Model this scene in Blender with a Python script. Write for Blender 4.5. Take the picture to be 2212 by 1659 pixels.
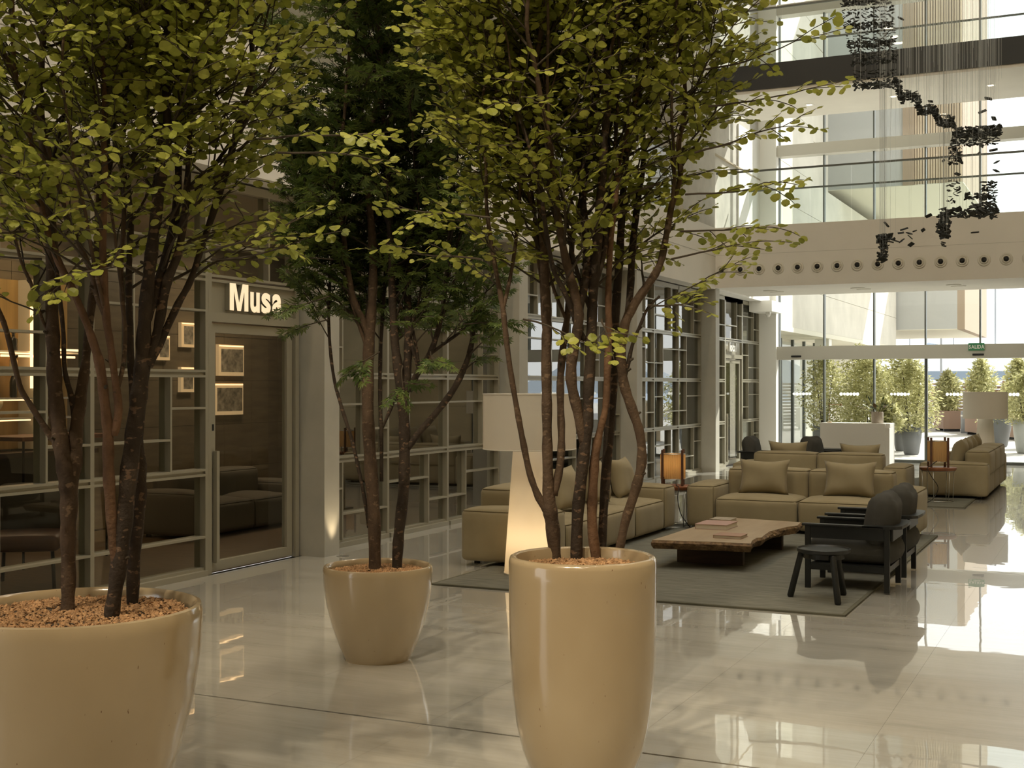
import bpy, bmesh, math, random
import numpy as np
from mathutils import Vector, Matrix

for _o in list(bpy.data.objects):
    bpy.data.objects.remove(_o)
S = bpy.context.scene
C = S.collection
R = random.Random(7)
rng = np.random.default_rng(5)
PI = math.pi

# ------------------------------------------------------------------ camera
FPX, CX, HY, CAMH = 2727.0, 1106.0, 833.0, 1.75      # focal length and horizon in a 2212x1659 frame
YAW = math.atan(1294 / 2727)
CA, SA = math.cos(YAW), math.sin(YAW)
cam_d = bpy.data.cameras.new('camera')
cam_d.sensor_width = 36.0
cam_d.lens = FPX / 2212 * 36.0
cam_d.shift_y = 3.5 / 2212
cam_d.clip_end = 600
cam = bpy.data.objects.new('camera', cam_d)
cam.location = (0, 0, CAMH)
cam.rotation_euler = (PI / 2, 0, YAW)
C.objects.link(cam)
S.camera = cam

# ------------------------------------------------------------------ sky, sun, exposure
W = bpy.data.worlds.new('sky'); S.world = W; W.use_nodes = True
_nt = W.node_tree; _nt.nodes.clear()
_out = _nt.nodes.new('ShaderNodeOutputWorld'); _bg = _nt.nodes.new('ShaderNodeBackground')
_tc = _nt.nodes.new('ShaderNodeTexCoord'); _sx = _nt.nodes.new('ShaderNodeSeparateXYZ')
_cr = _nt.nodes.new('ShaderNodeValToRGB')
_cr.color_ramp.elements[0].position = 0.0; _cr.color_ramp.elements[0].color = (1.0, 0.98, 0.95, 1)
_cr.color_ramp.elements[1].position = 0.75; _cr.color_ramp.elements[1].color = (0.84, 0.87, 0.88, 1)
_nt.links.new(_tc.outputs['Generated'], _sx.inputs[0]); _nt.links.new(_sx.outputs['Z'], _cr.inputs[0])
_nt.links.new(_cr.outputs[0], _bg.inputs[0]); _nt.links.new(_bg.outputs[0], _out.inputs[0])
_bg.inputs[1].default_value = SKY_STRENGTH = 1.9

sun_d = bpy.data.lights.new('sun', 'SUN'); sun_d.energy = 7.5; sun_d.angle = 0.0093; sun_d.color = (1.0, 0.94, 0.84)
sun = bpy.data.objects.new('sun', sun_d); C.objects.link(sun)
sun.rotation_euler = Vector((-0.55, -1.0, -1.0)).to_track_quat('-Z', 'Y').to_euler()

S.view_settings.view_transform = 'Standard'
S.view_settings.look = 'None'
S.view_settings.gamma = 1.0
S.view_settings.use_curve_mapping = False
S.view_settings.exposure = 0.2

# ------------------------------------------------------------------ pixel helpers
def ray(u, v):
    r = (u - CX) / FPX
    return Vector((CA * r - SA, SA * r + CA, (HY - v) / FPX))
def at_depth(u, v, d):                                # point at camera depth d
    return Vector((0, 0, CAMH)) + ray(u, v) * d
def on_y(u, v, y):
    q = ray(u, v); return Vector((0, 0, CAMH)) + q * (y / q.y)
def on_x(u, v, x):
    q = ray(u, v); return Vector((0, 0, CAMH)) + q * (x / q.x)
def on_z(u, v, z=0.0):
    q = ray(u, v); return Vector((0, 0, CAMH)) + q * ((z - CAMH) / q.z)
def depth_of(p):
    return -SA * p[0] + CA * p[1]

# ------------------------------------------------------------------ materials
MATS = {}
def node_mat(name):
    m = bpy.data.materials.new(name); m.use_nodes = True
    nt = m.node_tree; b = nt.nodes['Principled BSDF']
    MATS[name] = m
    return m, nt, b
def noise(nt, scale=5.0, detail=4.0, rough=0.55, vec=None, coord='Object', stretch=None):
    n = nt.nodes.new('ShaderNodeTexNoise')
    n.inputs['Scale'].default_value = scale; n.inputs['Detail'].default_value = detail; n.inputs['Roughness'].default_value = rough
    tc = nt.nodes.new('ShaderNodeTexCoord')
    src = tc.outputs[coord]
    if stretch:
        mp = nt.nodes.new('ShaderNodeMapping'); mp.inputs['Scale'].default_value = stretch
        nt.links.new(src, mp.inputs[0]); src = mp.outputs[0]
    nt.links.new(src, n.inputs['Vector'])
    return n
def ramp(nt, src, stops):
    r = nt.nodes.new('ShaderNodeValToRGB'); e = r.color_ramp.elements
    while len(e) < len(stops): e.new(0.5)
    for i, (p, c) in enumerate(stops):
        e[i].position = p; e[i].color = (c[0], c[1], c[2], 1)
    nt.links.new(src, r.inputs[0])
    return r
def bump(nt, b, src, strength=0.2, dist=0.01):
    bp = nt.nodes.new('ShaderNodeBump'); bp.inputs['Strength'].default_value = strength; bp.inputs['Distance'].default_value = dist
    nt.links.new(src, bp.inputs['Height']); nt.links.new(bp.outputs[0], b.inputs['Normal'])
def mat(name, col, rough=0.6, metal=0.0, var=0.0, vscale=6.0, spec=0.5, bumpy=0.0, bscale=60.0, stretch=None, coat=0.0):
    m, nt, b = node_mat(name)
    b.inputs['Base Color'].default_value = (*col, 1)
    b.inputs['Roughness'].default_value = rough; b.inputs['Metallic'].default_value = metal
    b.inputs['Specular IOR Level'].default_value = spec
    b.inputs['Coat Weight'].default_value = coat; b.inputs['Coat Roughness'].default_value = 0.05
    if var > 0:
        n = noise(nt, vscale, stretch=stretch)
        lo = tuple(c * (1 - var) for c in col); hi = tuple(min(1, c * (1 + var)) for c in col)
        r = ramp(nt, n.outputs['Fac'], [(0.3, lo), (0.7, hi)])
        nt.links.new(r.outputs[0], b.inputs['Base Color'])
    if bumpy > 0:
        n2 = noise(nt, bscale, 3.0)
        bump(nt, b, n2.outputs['Fac'], bumpy, 0.01)
    return m
def emis(name, col, strength):
    m, nt, b = node_mat(name)
    b.inputs['Base Color'].default_value = (*col, 1)
    b.inputs['Emission Color'].default_value = (*col, 1); b.inputs['Emission Strength'].default_value = strength
    return m
def glass(name, tint, ior, rough=0.0, dirt=0.0):
    m = bpy.data.materials.new(name); m.use_nodes = True; MATS[name] = m
    nt = m.node_tree; nt.nodes.clear()
    o = nt.nodes.new('ShaderNodeOutputMaterial'); mx = nt.nodes.new('ShaderNodeMixShader')
    tr = nt.nodes.new('ShaderNodeBsdfTransparent'); tr.inputs[0].default_value = (*tint, 1)
    gl = nt.nodes.new('ShaderNodeBsdfGlossy'); gl.inputs['Roughness'].default_value = rough
    fr = nt.nodes.new('ShaderNodeFresnel'); fr.inputs['IOR'].default_value = ior
    ge = nt.nodes.new('ShaderNodeNewGeometry'); sb = nt.nodes.new('ShaderNodeMath'); sb.operation = 'SUBTRACT'; sb.inputs[0].default_value = 1.0
    mu = nt.nodes.new('ShaderNodeMath'); mu.operation = 'MULTIPLY'          # a sheet of glass mirrors on the face the light meets first
    nt.links.new(ge.outputs['Backfacing'], sb.inputs[1]); nt.links.new(sb.outputs[0], mu.inputs[0]); nt.links.new(fr.outputs[0], mu.inputs[1])
    nt.links.new(mu.outputs[0], mx.inputs[0]); nt.links.new(tr.outputs[0], mx.inputs[1]); nt.links.new(gl.outputs[0], mx.inputs[2])
    nt.links.new(mx.outputs[0], o.inputs[0])
    return m

mat('plaster', (0.74, 0.71, 0.65), 0.75, var=0.03, vscale=1.5)
mat('plaster_white', (0.80, 0.79, 0.75), 0.7)
mat('pier_paint', (0.43, 0.415, 0.355), 0.6, var=0.06, vscale=3.0)
mat('frame_metal', (0.35, 0.325, 0.25), 0.38, 0.25)
mat('frame_dark', (0.12, 0.13, 0.12), 0.4, 0.3)
mat('header_metal', (0.55, 0.53, 0.47), 0.45, 0.1)
mat('dark_stone', (0.13, 0.115, 0.085), 0.5, var=0.2, vscale=1.0)
mat('concrete', (0.47, 0.45, 0.40), 0.85, var=0.12, vscale=2.5, bumpy=0.1)
mat('dark_fascia', (0.030, 0.032, 0.034), 0.55)
mat('rug', (0.175, 0.172, 0.142), 0.95, var=0.22, vscale=3.0, stretch=(1.2, 7.0, 1.0), bumpy=0.5, bscale=300, spec=0.1)
mat('rug_edge', (0.12, 0.115, 0.085), 0.95, spec=0.1)
mat('piping', (0.16, 0.13, 0.075), 0.9, spec=0.1)
mat('charcoal_wood', (0.012, 0.0135, 0.013), 0.42, var=0.2, vscale=20)
mat('charcoal_cushion', (0.080, 0.078, 0.070), 0.95, spec=0.1, var=0.1, vscale=9, bumpy=0.3, bscale=350)
mat('charcoal_piping', (0.05, 0.05, 0.045), 0.9, spec=0.1)
mat('lamp_fabric', (0.70, 0.66, 0.58), 0.9, spec=0.1)
mat('chrome_wire', (0.55, 0.55, 0.52), 0.3, 0.9)
mat('red_wood', (0.23, 0.085, 0.035), 0.4, var=0.25, vscale=12, stretch=(1, 1, 0.1))
mat('post_wood', (0.085, 0.035, 0.018), 0.45, var=0.25, vscale=20)
mat('cable', (0.012, 0.012, 0.012), 0.5)
mat('white_lacquer', (0.78, 0.77, 0.73), 0.35)
mat('stone_pot', (0.50, 0.44, 0.37), 0.8, var=0.1, vscale=20)
mat('soil', (0.05, 0.035, 0.022), 0.95, var=0.3, vscale=30)
mat('chips', (0.44, 0.26, 0.13), 0.9, var=0.45, vscale=45)
mat('book_pink', (0.42, 0.27, 0.23), 0.6)
mat('book_grey', (0.34, 0.29, 0.22), 0.6, var=0.2, vscale=30)
mat('book_tan', (0.36, 0.22, 0.16), 0.6)
mat('paper', (0.60, 0.55, 0.45), 0.9)
mat('nozzle', (0.66, 0.63, 0.55), 0.5)
mat('black', (0.008, 0.008, 0.008), 0.6)
mat('green_sign', (0.045, 0.24, 0.11), 0.5)
mat('white_paint', (0.85, 0.84, 0.80), 0.5)
mat('sculpture_chip', (0.022, 0.024, 0.021), 0.7)
mat('thread', (0.40, 0.42, 0.41), 0.5)
mat('shop_tile', (0.165, 0.13, 0.085), 0.45, var=0.22, vscale=2.0, stretch=(1, 1, 6))
mat('shop_dark', (0.055, 0.048, 0.035), 0.6)
mat('shop_floor', (0.16, 0.11, 0.065), 0.35, var=0.25, vscale=3, stretch=(1, 8, 1))
mat('shop_ceiling', (0.42, 0.34, 0.23), 0.8)
mat('shop_sofa', (0.12, 0.105, 0.085), 0.9)
mat('brown_leather', (0.12, 0.05, 0.025), 0.4)
mat('bar_gold', (0.52, 0.34, 0.13), 0.4, 0.2, var=0.25, vscale=1.5, stretch=(1, 6, 0.2))
mat('bottle_dark', (0.02, 0.018, 0.014), 0.08)
mat('bottle_amber', (0.25, 0.12, 0.03), 0.08)
mat('bottle_clear', (0.55, 0.50, 0.36), 0.05, spec=0.8)
mat('photo_print', (0.30, 0.26, 0.20), 0.5, var=0.85, vscale=9)
mat('stone_out', (0.66, 0.62, 0.53), 0.8, var=0.08, vscale=1.2)
mat('stone_in', (0.64, 0.54, 0.37), 0.55, var=0.12, vscale=0.9, stretch=(1, 1, 3))
mat('stone_joint', (0.36, 0.31, 0.22), 0.9)
mat('joint_dark', (0.05, 0.047, 0.04), 0.9)
mat('grey_panel', (0.46, 0.46, 0.44), 0.7)
mat('slat_tan', (0.55, 0.44, 0.31), 0.7)
mat('brown_edge', (0.36, 0.28, 0.20), 0.7)
mat('cream_soffit', (0.72, 0.68, 0.56), 0.8)
mat('pavement', (0.52, 0.50, 0.47), 0.85, var=0.06, vscale=0.7)
mat('asphalt', (0.14, 0.14, 0.145), 0.9)
mat('fence_wood', (0.30, 0.165, 0.10), 0.75, var=0.15, vscale=4)
mat('planter_wood', (0.33, 0.215, 0.155), 0.8)
mat('bollard', (0.30, 0.31, 0.33), 0.5)
mat('pot_grey', (0.16, 0.165, 0.17), 0.6)
mat('pot_pale', (0.42, 0.43, 0.42), 0.6)
mat('sea', (0.10, 0.22, 0.42), 0.3)
mat('boat_white', (0.78, 0.79, 0.80), 0.4)
mat('boat_glass', (0.22, 0.27, 0.33), 0.2)
mat('hill', (0.45, 0.50, 0.55), 0.9)
mat('brass', (0.42, 0.30, 0.15), 0.35, 0.8)
emis('sign_glow', (1.0, 0.80, 0.53), 0.58)
emis('lightbox', (0.80, 0.56, 0.30), 0.30)
emis('led', (1.0, 0.66, 0.34), 2.2)
emis('downlight', (1.0, 0.86, 0.66), 3.0)
glass('storefront_glass', (0.90, 0.91, 0.88), 1.6)
glass('mirror_glass', (0.72, 0.75, 0.71), 4.2)
glass('facade_glass', (0.95, 0.97, 0.965), 1.35)
glass('rail_glass', (0.95, 0.97, 0.96), 1.25)

# polished floor: pale marble with fine cross streaks, wavy polish
m, nt, b = node_mat('marble')
n = noise(nt, 1.1, 6.0, 0.62, stretch=(0.55, 3.2, 1), coord='Object')
n2 = noise(nt, 7.0, 5.0, 0.6, stretch=(0.35, 5.0, 1), coord='Object')
mx = nt.nodes.new('ShaderNodeMath'); mx.operation = 'ADD'
ml = nt.nodes.new('ShaderNodeMath'); ml.operation = 'MULTIPLY'; ml.inputs[1].default_value = 0.35
nt.links.new(n2.outputs['Fac'], ml.inputs[0]); nt.links.new(n.outputs['Fac'], mx.inputs[0]); nt.links.new(ml.outputs[0], mx.inputs[1])
r = ramp(nt, mx.outputs[0], [(0.42, (0.38, 0.362, 0.315)), (0.62, (0.47, 0.45, 0.395)), (0.85, (0.53, 0.51, 0.455))])
nt.links.new(r.outputs[0], b.inputs['Base Color'])
b.inputs['Roughness'].default_value = 0.25; b.inputs['Specular IOR Level'].default_value = 0.3; b.inputs['Coat Weight'].default_value = 1.0; b.inputs['Coat Roughness'].default_value = 0.012; b.inputs['Coat IOR'].default_value = 1.7
nb = noise(nt, 2.2, 2.0, 0.5, coord='Object')
bp_ = nt.nodes.new('ShaderNodeBump'); bp_.inputs['Strength'].default_value = 0.035; bp_.inputs['Distance'].default_value = 0.02
nt.links.new(nb.outputs['Fac'], bp_.inputs['Height']); nt.links.new(bp_.outputs[0], b.inputs['Coat Normal'])

# upholstery: khaki linen
m, nt, b = node_mat('linen')
n = noise(nt, 2.5, 4.0)
r = ramp(nt, n.outputs['Fac'], [(0.3, (0.275, 0.228, 0.138)), (0.7, (0.335, 0.282, 0.178))])
nt.links.new(r.outputs[0], b.inputs['Base Color']); b.inputs['Roughness'].default_value = 0.95; b.inputs['Specular IOR Level'].default_value = 0.1
b.inputs['Sheen Weight'].default_value = 0.15
nb = noise(nt, 260.0, 2.0, stretch=(1, 1, 3)); bump(nt, b, nb.outputs['Fac'], 0.35, 0.004)

# glazed pots: warm cream glaze with pin holes and drips
m, nt, b = node_mat('glaze')
n = noise(nt, 1.6, 3.0, stretch=(1, 1, 0.6))
r = ramp(nt, n.outputs['Fac'], [(0.25, (0.40, 0.30, 0.175)), (0.75, (0.49, 0.39, 0.245))])
n3 = noise(nt, 40.0, 2.0, 0.4, stretch=(2.6, 2.6, 0.8))
r3 = ramp(nt, n3.outputs['Fac'], [(0.76, (0, 0, 0)), (0.80, (1, 1, 1))])
mc = nt.nodes.new('ShaderNodeMix'); mc.data_type = 'RGBA'
nt.links.new(r3.outputs[0], mc.inputs[0]); nt.links.new(r.outputs[0], mc.inputs[6]); mc.inputs[7].default_value = (0.20, 0.11, 0.05, 1)
nt.links.new(mc.outputs[2], b.inputs['Base Color'])
b.inputs['Roughness'].default_value = 0.16; b.inputs['Specular IOR Level'].default_value = 0.6; b.inputs['Coat Weight'].default_value = 0.6; b.inputs['Coat Roughness'].default_value = 0.04
nb = noise(nt, 14.0, 3.0); bump(nt, b, nb.outputs['Fac'], 0.06, 0.01)

def bark(name, base, patch, thr):
    m, nt, b = node_mat(name)
    n = noise(nt, 9.0, 5.0, 0.65, stretch=(1, 1, 0.7))
    r = ramp(nt, n.outputs['Fac'], [(0.25, tuple(c * 0.45 for c in base)), (0.55, base), (0.75, tuple(c * 1.4 for c in base))])
    n2 = noise(nt, 26.0, 2.0, 0.5, stretch=(1, 1, 1.8))
    r2 = ramp(nt, n2.outputs['Fac'], [(thr, (0, 0, 0)), (thr + 0.05, (1, 1, 1))])
    mc = nt.nodes.new('ShaderNodeMix'); mc.data_type = 'RGBA'
    nt.links.new(r2.outputs[0], mc.inputs[0]); nt.links.new(r.outputs[0], mc.inputs[6]); mc.inputs[7].default_value = (*patch, 1)
    nt.links.new(mc.outputs[2], b.inputs['Base Color']); b.inputs['Roughness'].default_value = 0.8; b.inputs['Specular IOR Level'].default_value = 0.25
    nb = noise(nt, 55.0, 4.0); bump(nt, b, nb.outputs['Fac'], 0.6, 0.01)
bark('bark_brown', (0.100, 0.066, 0.042), (0.165, 0.112, 0.070), 0.62)
bark('bark_dark', (0.046, 0.033, 0.023), (0.14, 0.088, 0.055), 0.60)
bark('bark_orange', (0.155, 0.088, 0.050), (0.11, 0.06, 0.03), 0.66)
mat('twig', (0.045, 0.032, 0.018), 0.8)

def leaf_mat(name, stops, trans):
    m = bpy.data.materials.new(name); m.use_nodes = True; MATS[name] = m
    nt = m.node_tree; nt.nodes.clear()
    o = nt.nodes.new('ShaderNodeOutputMaterial'); mx = nt.nodes.new('ShaderNodeMixShader'); mx.inputs[0].default_value = trans
    b = nt.nodes.new('ShaderNodeBsdfPrincipled'); t = nt.nodes.new('ShaderNodeBsdfTranslucent')
    at = nt.nodes.new('ShaderNodeAttribute'); at.attribute_name = 'tint'
    oi = nt.nodes.new('ShaderNodeObjectInfo')
    ad = nt.nodes.new('ShaderNodeMath'); ad.operation = 'ADD'; fr = nt.nodes.new('ShaderNodeMath'); fr.operation = 'FRACT'
    nt.links.new(at.outputs['Fac'], ad.inputs[0]); nt.links.new(oi.outputs['Random'], ad.inputs[1]); nt.links.new(ad.outputs[0], fr.inputs[0])
    r = ramp(nt, fr.outputs[0], stops)
    nt.links.new(r.outputs[0], b.inputs['Base Color']); nt.links.new(r.outputs[0], t.inputs[0])
    b.inputs['Roughness'].default_value = 0.42; b.inputs['Specular IOR Level'].default_value = 0.4
    nt.links.new(b.outputs[0], mx.inputs[1]); nt.links.new(t.outputs[0], mx.inputs[2]); nt.links.new(mx.outputs[0], o.inputs[0])
leaf_mat('leaf_lime', [(0.0, (0.20, 0.225, 0.035)), (0.5, (0.33, 0.355, 0.060)), (1.0, (0.45, 0.45, 0.095))], 0.40)
leaf_mat('leaf_green', [(0.0, (0.050, 0.085, 0.018)), (0.5, (0.095, 0.14, 0.030)), (1.0, (0.16, 0.20, 0.045))], 0.32)
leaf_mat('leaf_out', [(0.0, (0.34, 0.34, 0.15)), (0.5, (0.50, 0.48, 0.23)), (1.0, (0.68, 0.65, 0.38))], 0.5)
leaf_mat('leaf_glossy', [(0.0, (0.05, 0.085, 0.02)), (0.6, (0.11, 0.14, 0.035)), (1.0, (0.20, 0.10, 0.05))], 0.2)

# live-edge timber
m, nt, b = node_mat('slab_wood')
n = noise(nt, 3.0, 6.0, 0.6, stretch=(1.2, 0.25, 1)); r = ramp(nt, n.outputs['Fac'], [(0.3, (0.30, 0.215, 0.13)), (0.7, (0.42, 0.33, 0.22))])
nt.links.new(r.outputs[0], b.inputs['Base Color']); b.inputs['Roughness'].default_value = 0.5
m, nt, b = node_mat('slab_edge')
n = noise(nt, 16.0, 6.0, 0.7); r = ramp(nt, n.outputs['Fac'], [(0.35, (0.05, 0.028, 0.014)), (0.55, (0.20, 0.12, 0.055)), (0.75, (0.36, 0.25, 0.13))])
nt.links.new(r.outputs[0], b.inputs['Base Color']); b.inputs['Roughness'].default_value = 0.8; bump(nt, b, n.outputs['Fac'], 0.6, 0.02)
mat('table_leg_wood', (0.055, 0.034, 0.02), 0.6, var=0.3, vscale=5, stretch=(1, 1, 6))

# pleated lamp shade: wood veneer, glows when the bulb inside is on
def shade_mat(name, col, trans):
    m = bpy.data.materials.new(name); m.use_nodes = True; MATS[name] = m
    nt = m.node_tree; nt.nodes.clear()
    o = nt.nodes.new('ShaderNodeOutputMaterial'); mx = nt.nodes.new('ShaderNodeMixShader'); mx.inputs[0].default_value = trans
    d = nt.nodes.new('ShaderNodeBsdfDiffuse'); t = nt.nodes.new('ShaderNodeBsdfTranslucent')
    d.inputs[0].default_value = (*col, 1); t.inputs[0].default_value = (*col, 1)
    nt.links.new(d.outputs[0], mx.inputs[1]); nt.links.new(t.outputs[0], mx.inputs[2]); nt.links.new(mx.outputs[0], o.inputs[0])
shade_mat('veneer_shade', (0.62, 0.42, 0.20), 0.5)
shade_mat('frosted', (0.9, 0.9, 0.88), 0.85)
shade_mat('drum_shade', (0.78, 0.73, 0.64), 0.45)

# ------------------------------------------------------------------ mesh builder
class MB:
    def __init__(self):
        self.v = []; self.f = []
    def add(self, vs, fs, M=None):
        o = len(self.v)
        if M is not None: vs = [M @ Vector(p) for p in vs]
        self.v.extend([tuple(p) for p in vs]); self.f.extend([tuple(i + o for i in q) for q in fs]); return self
    def box(self, x0, x1, y0, y1, z0, z1, M=None):
        return self.add([(x0, y0, z0), (x1, y0, z0), (x1, y1, z0), (x0, y1, z0), (x0, y0, z1), (x1, y0, z1), (x1, y1, z1), (x0, y1, z1)],
                        [(0, 3, 2, 1), (4, 5, 6, 7), (0, 1, 5, 4), (1, 2, 6, 5), (2, 3, 7, 6), (3, 0, 4, 7)], M)
    def bevel_box(self, x0, x1, y0, y1, z0, z1, r, M=None):
        bm = bmesh.new(); bmesh.ops.create_cube(bm, size=1)
        for q in bm.verts: q.co = Vector(((x0 + x1) / 2 + q.co.x * (x1 - x0), (y0 + y1) / 2 + q.co.y * (y1 - y0), (z0 + z1) / 2 + q.co.z * (z1 - z0)))
        bmesh.ops.bevel(bm, geom=bm.edges[:], offset=r, segments=2, profile=0.5, affect='EDGES')
        bm.verts.index_update()
        self.add([q.co.copy() for q in bm.verts], [[q.index for q in f.verts] for f in bm.faces], M); bm.free(); return self
    def tube(self, pts, rad, n=6, caps=True, M=None, jitter=0.0):
        pts = [Vector(p) for p in pts]
        if not hasattr(rad, '__len__'): rad = [rad] * len(pts)
        vs = []; fs = []; up = None
        for i, p in enumerate(pts):
            t = (pts[min(i + 1, len(pts) - 1)] - pts[max(i - 1, 0)])
            t = t.normalized() if t.length > 1e-9 else Vector((0, 0, 1))
            if up is None:
                a = Vector((1, 0, 0)) if abs(t.x) < 0.9 else Vector((0, 1, 0)); up = t.cross(a).normalized()
            else:
                up = (up - t * up.dot(t)); up = up.normalized() if up.length > 1e-6 else t.orthogonal().normalized()
            s = t.cross(up)
            for k in range(n):
                a = 2 * PI * k / n; rr = rad[i] * (1 + (R.uniform(-jitter, jitter) if jitter else 0))
                vs.append(p + (up * math.cos(a) + s * math.sin(a)) * rr)
        for i in range(len(pts) - 1):
            for k in range(n):
                k2 = (k + 1) % n
                fs.append((i * n + k, i * n + k2, (i + 1) * n + k2, (i + 1) * n + k))
        if caps:
            fs.append(tuple(reversed(range(n)))); fs.append(tuple(range((len(pts) - 1) * n, len(pts) * n)))
        return self.add(vs, fs, M)
    def ring(self, cx, cy, z, rad, tr, n=32, k=6, M=None):
        vs = []; fs = []
        for i in range(n):
            a = 2 * PI * i / n
            for j in range(k):
                b2 = 2 * PI * j / k; rr = rad + tr * math.cos(b2)
                vs.append((cx + rr * math.cos(a), cy + rr * math.sin(a), z + tr * math.sin(b2)))
        for i in range(n):
            for j in range(k):
                fs.append((i * k + j, ((i + 1) % n) * k + j, ((i + 1) % n) * k + (j + 1) % k, i * k + (j + 1) % k))
        return self.add(vs, fs, M)
    def lathe(self, prof, n=32, M=None, close=False):
        vs = []; fs = []
        for (r_, z) in prof:
            for k in range(n):
                a = 2 * PI * k / n; vs.append((r_ * math.cos(a), r_ * math.sin(a), z))
        for i in range(len(prof) - 1):
            for k in range(n):
                k2 = (k + 1) % n; fs.append((i * n + k, i * n + k2, (i + 1) * n + k2, (i + 1) * n + k))
        if prof[0][0] > 1e-6 and not close: fs.append(tuple(reversed(range(n))))
        if prof[-1][0] > 1e-6 and not close: fs.append(tuple(range((len(prof) - 1) * n, len(prof) * n)))
        return self.add(vs, fs, M)
    def prism(self, poly, z0, z1, M=None):
        n = len(poly)
        return self.add([(x, y, z0) for x, y in poly] + [(x, y, z1) for x, y in poly],
                        [tuple(reversed(range(n))), tuple(range(n, 2 * n))] + [(i, (i + 1) % n, n + (i + 1) % n, n + i) for i in range(n)], M)
    def mesh(self, name, material, smooth=False):
        me = bpy.data.meshes.new(name); me.from_pydata(self.v, [], self.f); me.materials.append(MATS[material])
        if smooth:
            me.polygons.foreach_set('use_smooth', [True] * len(me.polygons))
        me.update(); return me
    def build(self, name, material, parent=None, smooth=False, loc=None):
        return obj(name, self.mesh(name, material, smooth), parent, loc)

def obj(name, data, parent=None, loc=None, rz=0.0):
    o = bpy.data.objects.new(name, data); C.objects.link(o)
    if parent is not None: o.parent = parent
    if loc is not None: o.location = loc
    if rz: o.rotation_euler = (0, 0, rz)
    return o
def tag(o, label=None, cat=None, group=None, kind=None):
    if label: o['label'] = label
    if cat: o['category'] = cat
    if group: o['group'] = group
    if kind: o['kind'] = kind
    return o
def empty(name, loc=(0, 0, 0), rz=0.0, label=None, cat=None, group=None, kind=None):
    return tag(obj(name, None, None, loc, rz), label, cat, group, kind)
def copy_tree(o, parent=None):
    c = o.copy(); C.objects.link(c); c.parent = parent
    for ch in KIDS(o): copy_tree(ch, c)
    return c
def KIDS(o):
    return [x for x in list(bpy.data.objects) if x.parent == o]
def dup(root, loc, rz, label, group=None):
    c = copy_tree(root); c.location = loc; c.rotation_euler = (0, 0, rz); c['label'] = label
    if group: c['group'] = group
    return c
def sharp(o, ang=40):
    me = o.data
    me.polygons.foreach_set('use_smooth', [True] * len(me.polygons))
    bm = bmesh.new(); bm.from_mesh(me)
    for e in bm.edges:
        e.smooth = (len(e.link_faces) != 2) or e.calc_face_angle(0) < math.radians(ang)
    bm.to_mesh(me); bm.free(); return o
def catmull(pts, k=4):
    P = [Vector(p) for p in pts]; out = []
    for i in range(len(P) - 1):
        a, b_, c, d = P[max(i - 1, 0)], P[i], P[i + 1], P[min(i + 2, len(P) - 1)]
        for j in range(k):
            t = j / k
            out.append(0.5 * ((2 * b_) + (c - a) * t + (2 * a - 5 * b_ + 4 * c - d) * t * t + (3 * b_ - a - 3 * c + d) * t ** 3))
    out.append(P[-1]); return out
def interp(vals, n):
    x = np.linspace(0, len(vals) - 1, n); return list(np.interp(x, np.arange(len(vals)), vals))
def softbox(sx, sy, sz, r=0.04, bulge=(0, 0, 0.03), n=5, z0=0.0):
    """rounded, slightly inflated cushion block resting at z0; bulge is per axis (+x/-x, +y/-y, top)"""
    h = (sx / 2, sy / 2, sz / 2)
    def par(hh):
        e = min(r / hh, 0.9)
        return [-1, -1 + e * 0.33, -1 + e] + [(-1 + e) + (2 - 2 * e) * (i + 1) / n for i in range(n - 1)] + [1 - e, 1 - e * 0.33, 1]
    mb = MB(); idx = {}
    def vert(p):
        q = [p[i] * h[i] for i in range(3)]
        inn = [max(-(h[i] - r), min(h[i] - r, q[i])) for i in range(3)]
        d = Vector(q) - Vector(inn)
        q = Vector(inn) + (d.normalized() * r if d.length > 1e-9 else Vector())
        for a in range(3):
            o1, o2 = (a + 1) % 3, (a + 2) % 3
            w = (1 - p[o1] ** 2) * (1 - p[o2] ** 2)
            if abs(p[a]) > 0.999 and not (a == 2 and p[a] < 0): q[a] += math.copysign(bulge[a] * w ** 0.6, p[a])
        key = (round(q[0], 5), round(q[1], 5), round(q[2], 5))
        if key not in idx: idx[key] = len(mb.v); mb.v.append((q[0], q[1], q[2] + h[2] + z0))
        return idx[key]
    for a in range(3):
        o1, o2 = (a + 1) % 3, (a + 2) % 3
        for s in (-1, 1):
            A, B = par(h[o1]), par(h[o2])
            for i in range(len(A) - 1):
                for j in range(len(B) - 1):
                    q = []
                    for (u, v) in ((i, j), (i + 1, j), (i + 1, j + 1), (i, j + 1)):
                        p = [0, 0, 0]; p[a] = s; p[o1] = A[u]; p[o2] = B[v]; q.append(vert(p))
                    if len(set(q)) >= 3: mb.f.append(tuple(q if s > 0 else reversed(q)))
    return mb
def rim(sx, sy, z, r=0.04, tr=0.006):
    """piping that follows the top edge of a cushion block"""
    k = r * 0.25; hx, hy = sx / 2 - k, sy / 2 - k; pts = []
    for (cx, cy, a0) in ((hx - r, hy - r, 0), (-hx + r, hy - r, 90), (-hx + r, -hy + r, 180), (hx - r, -hy + r, 270)):
        for a in range(0, 91, 30):
            t = math.radians(a0 + a); pts.append((cx + r * math.cos(t), cy + r * math.sin(t), z - k))
    pts.append(pts[0])
    return MB().tube(pts, tr, 5, caps=False)
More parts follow.
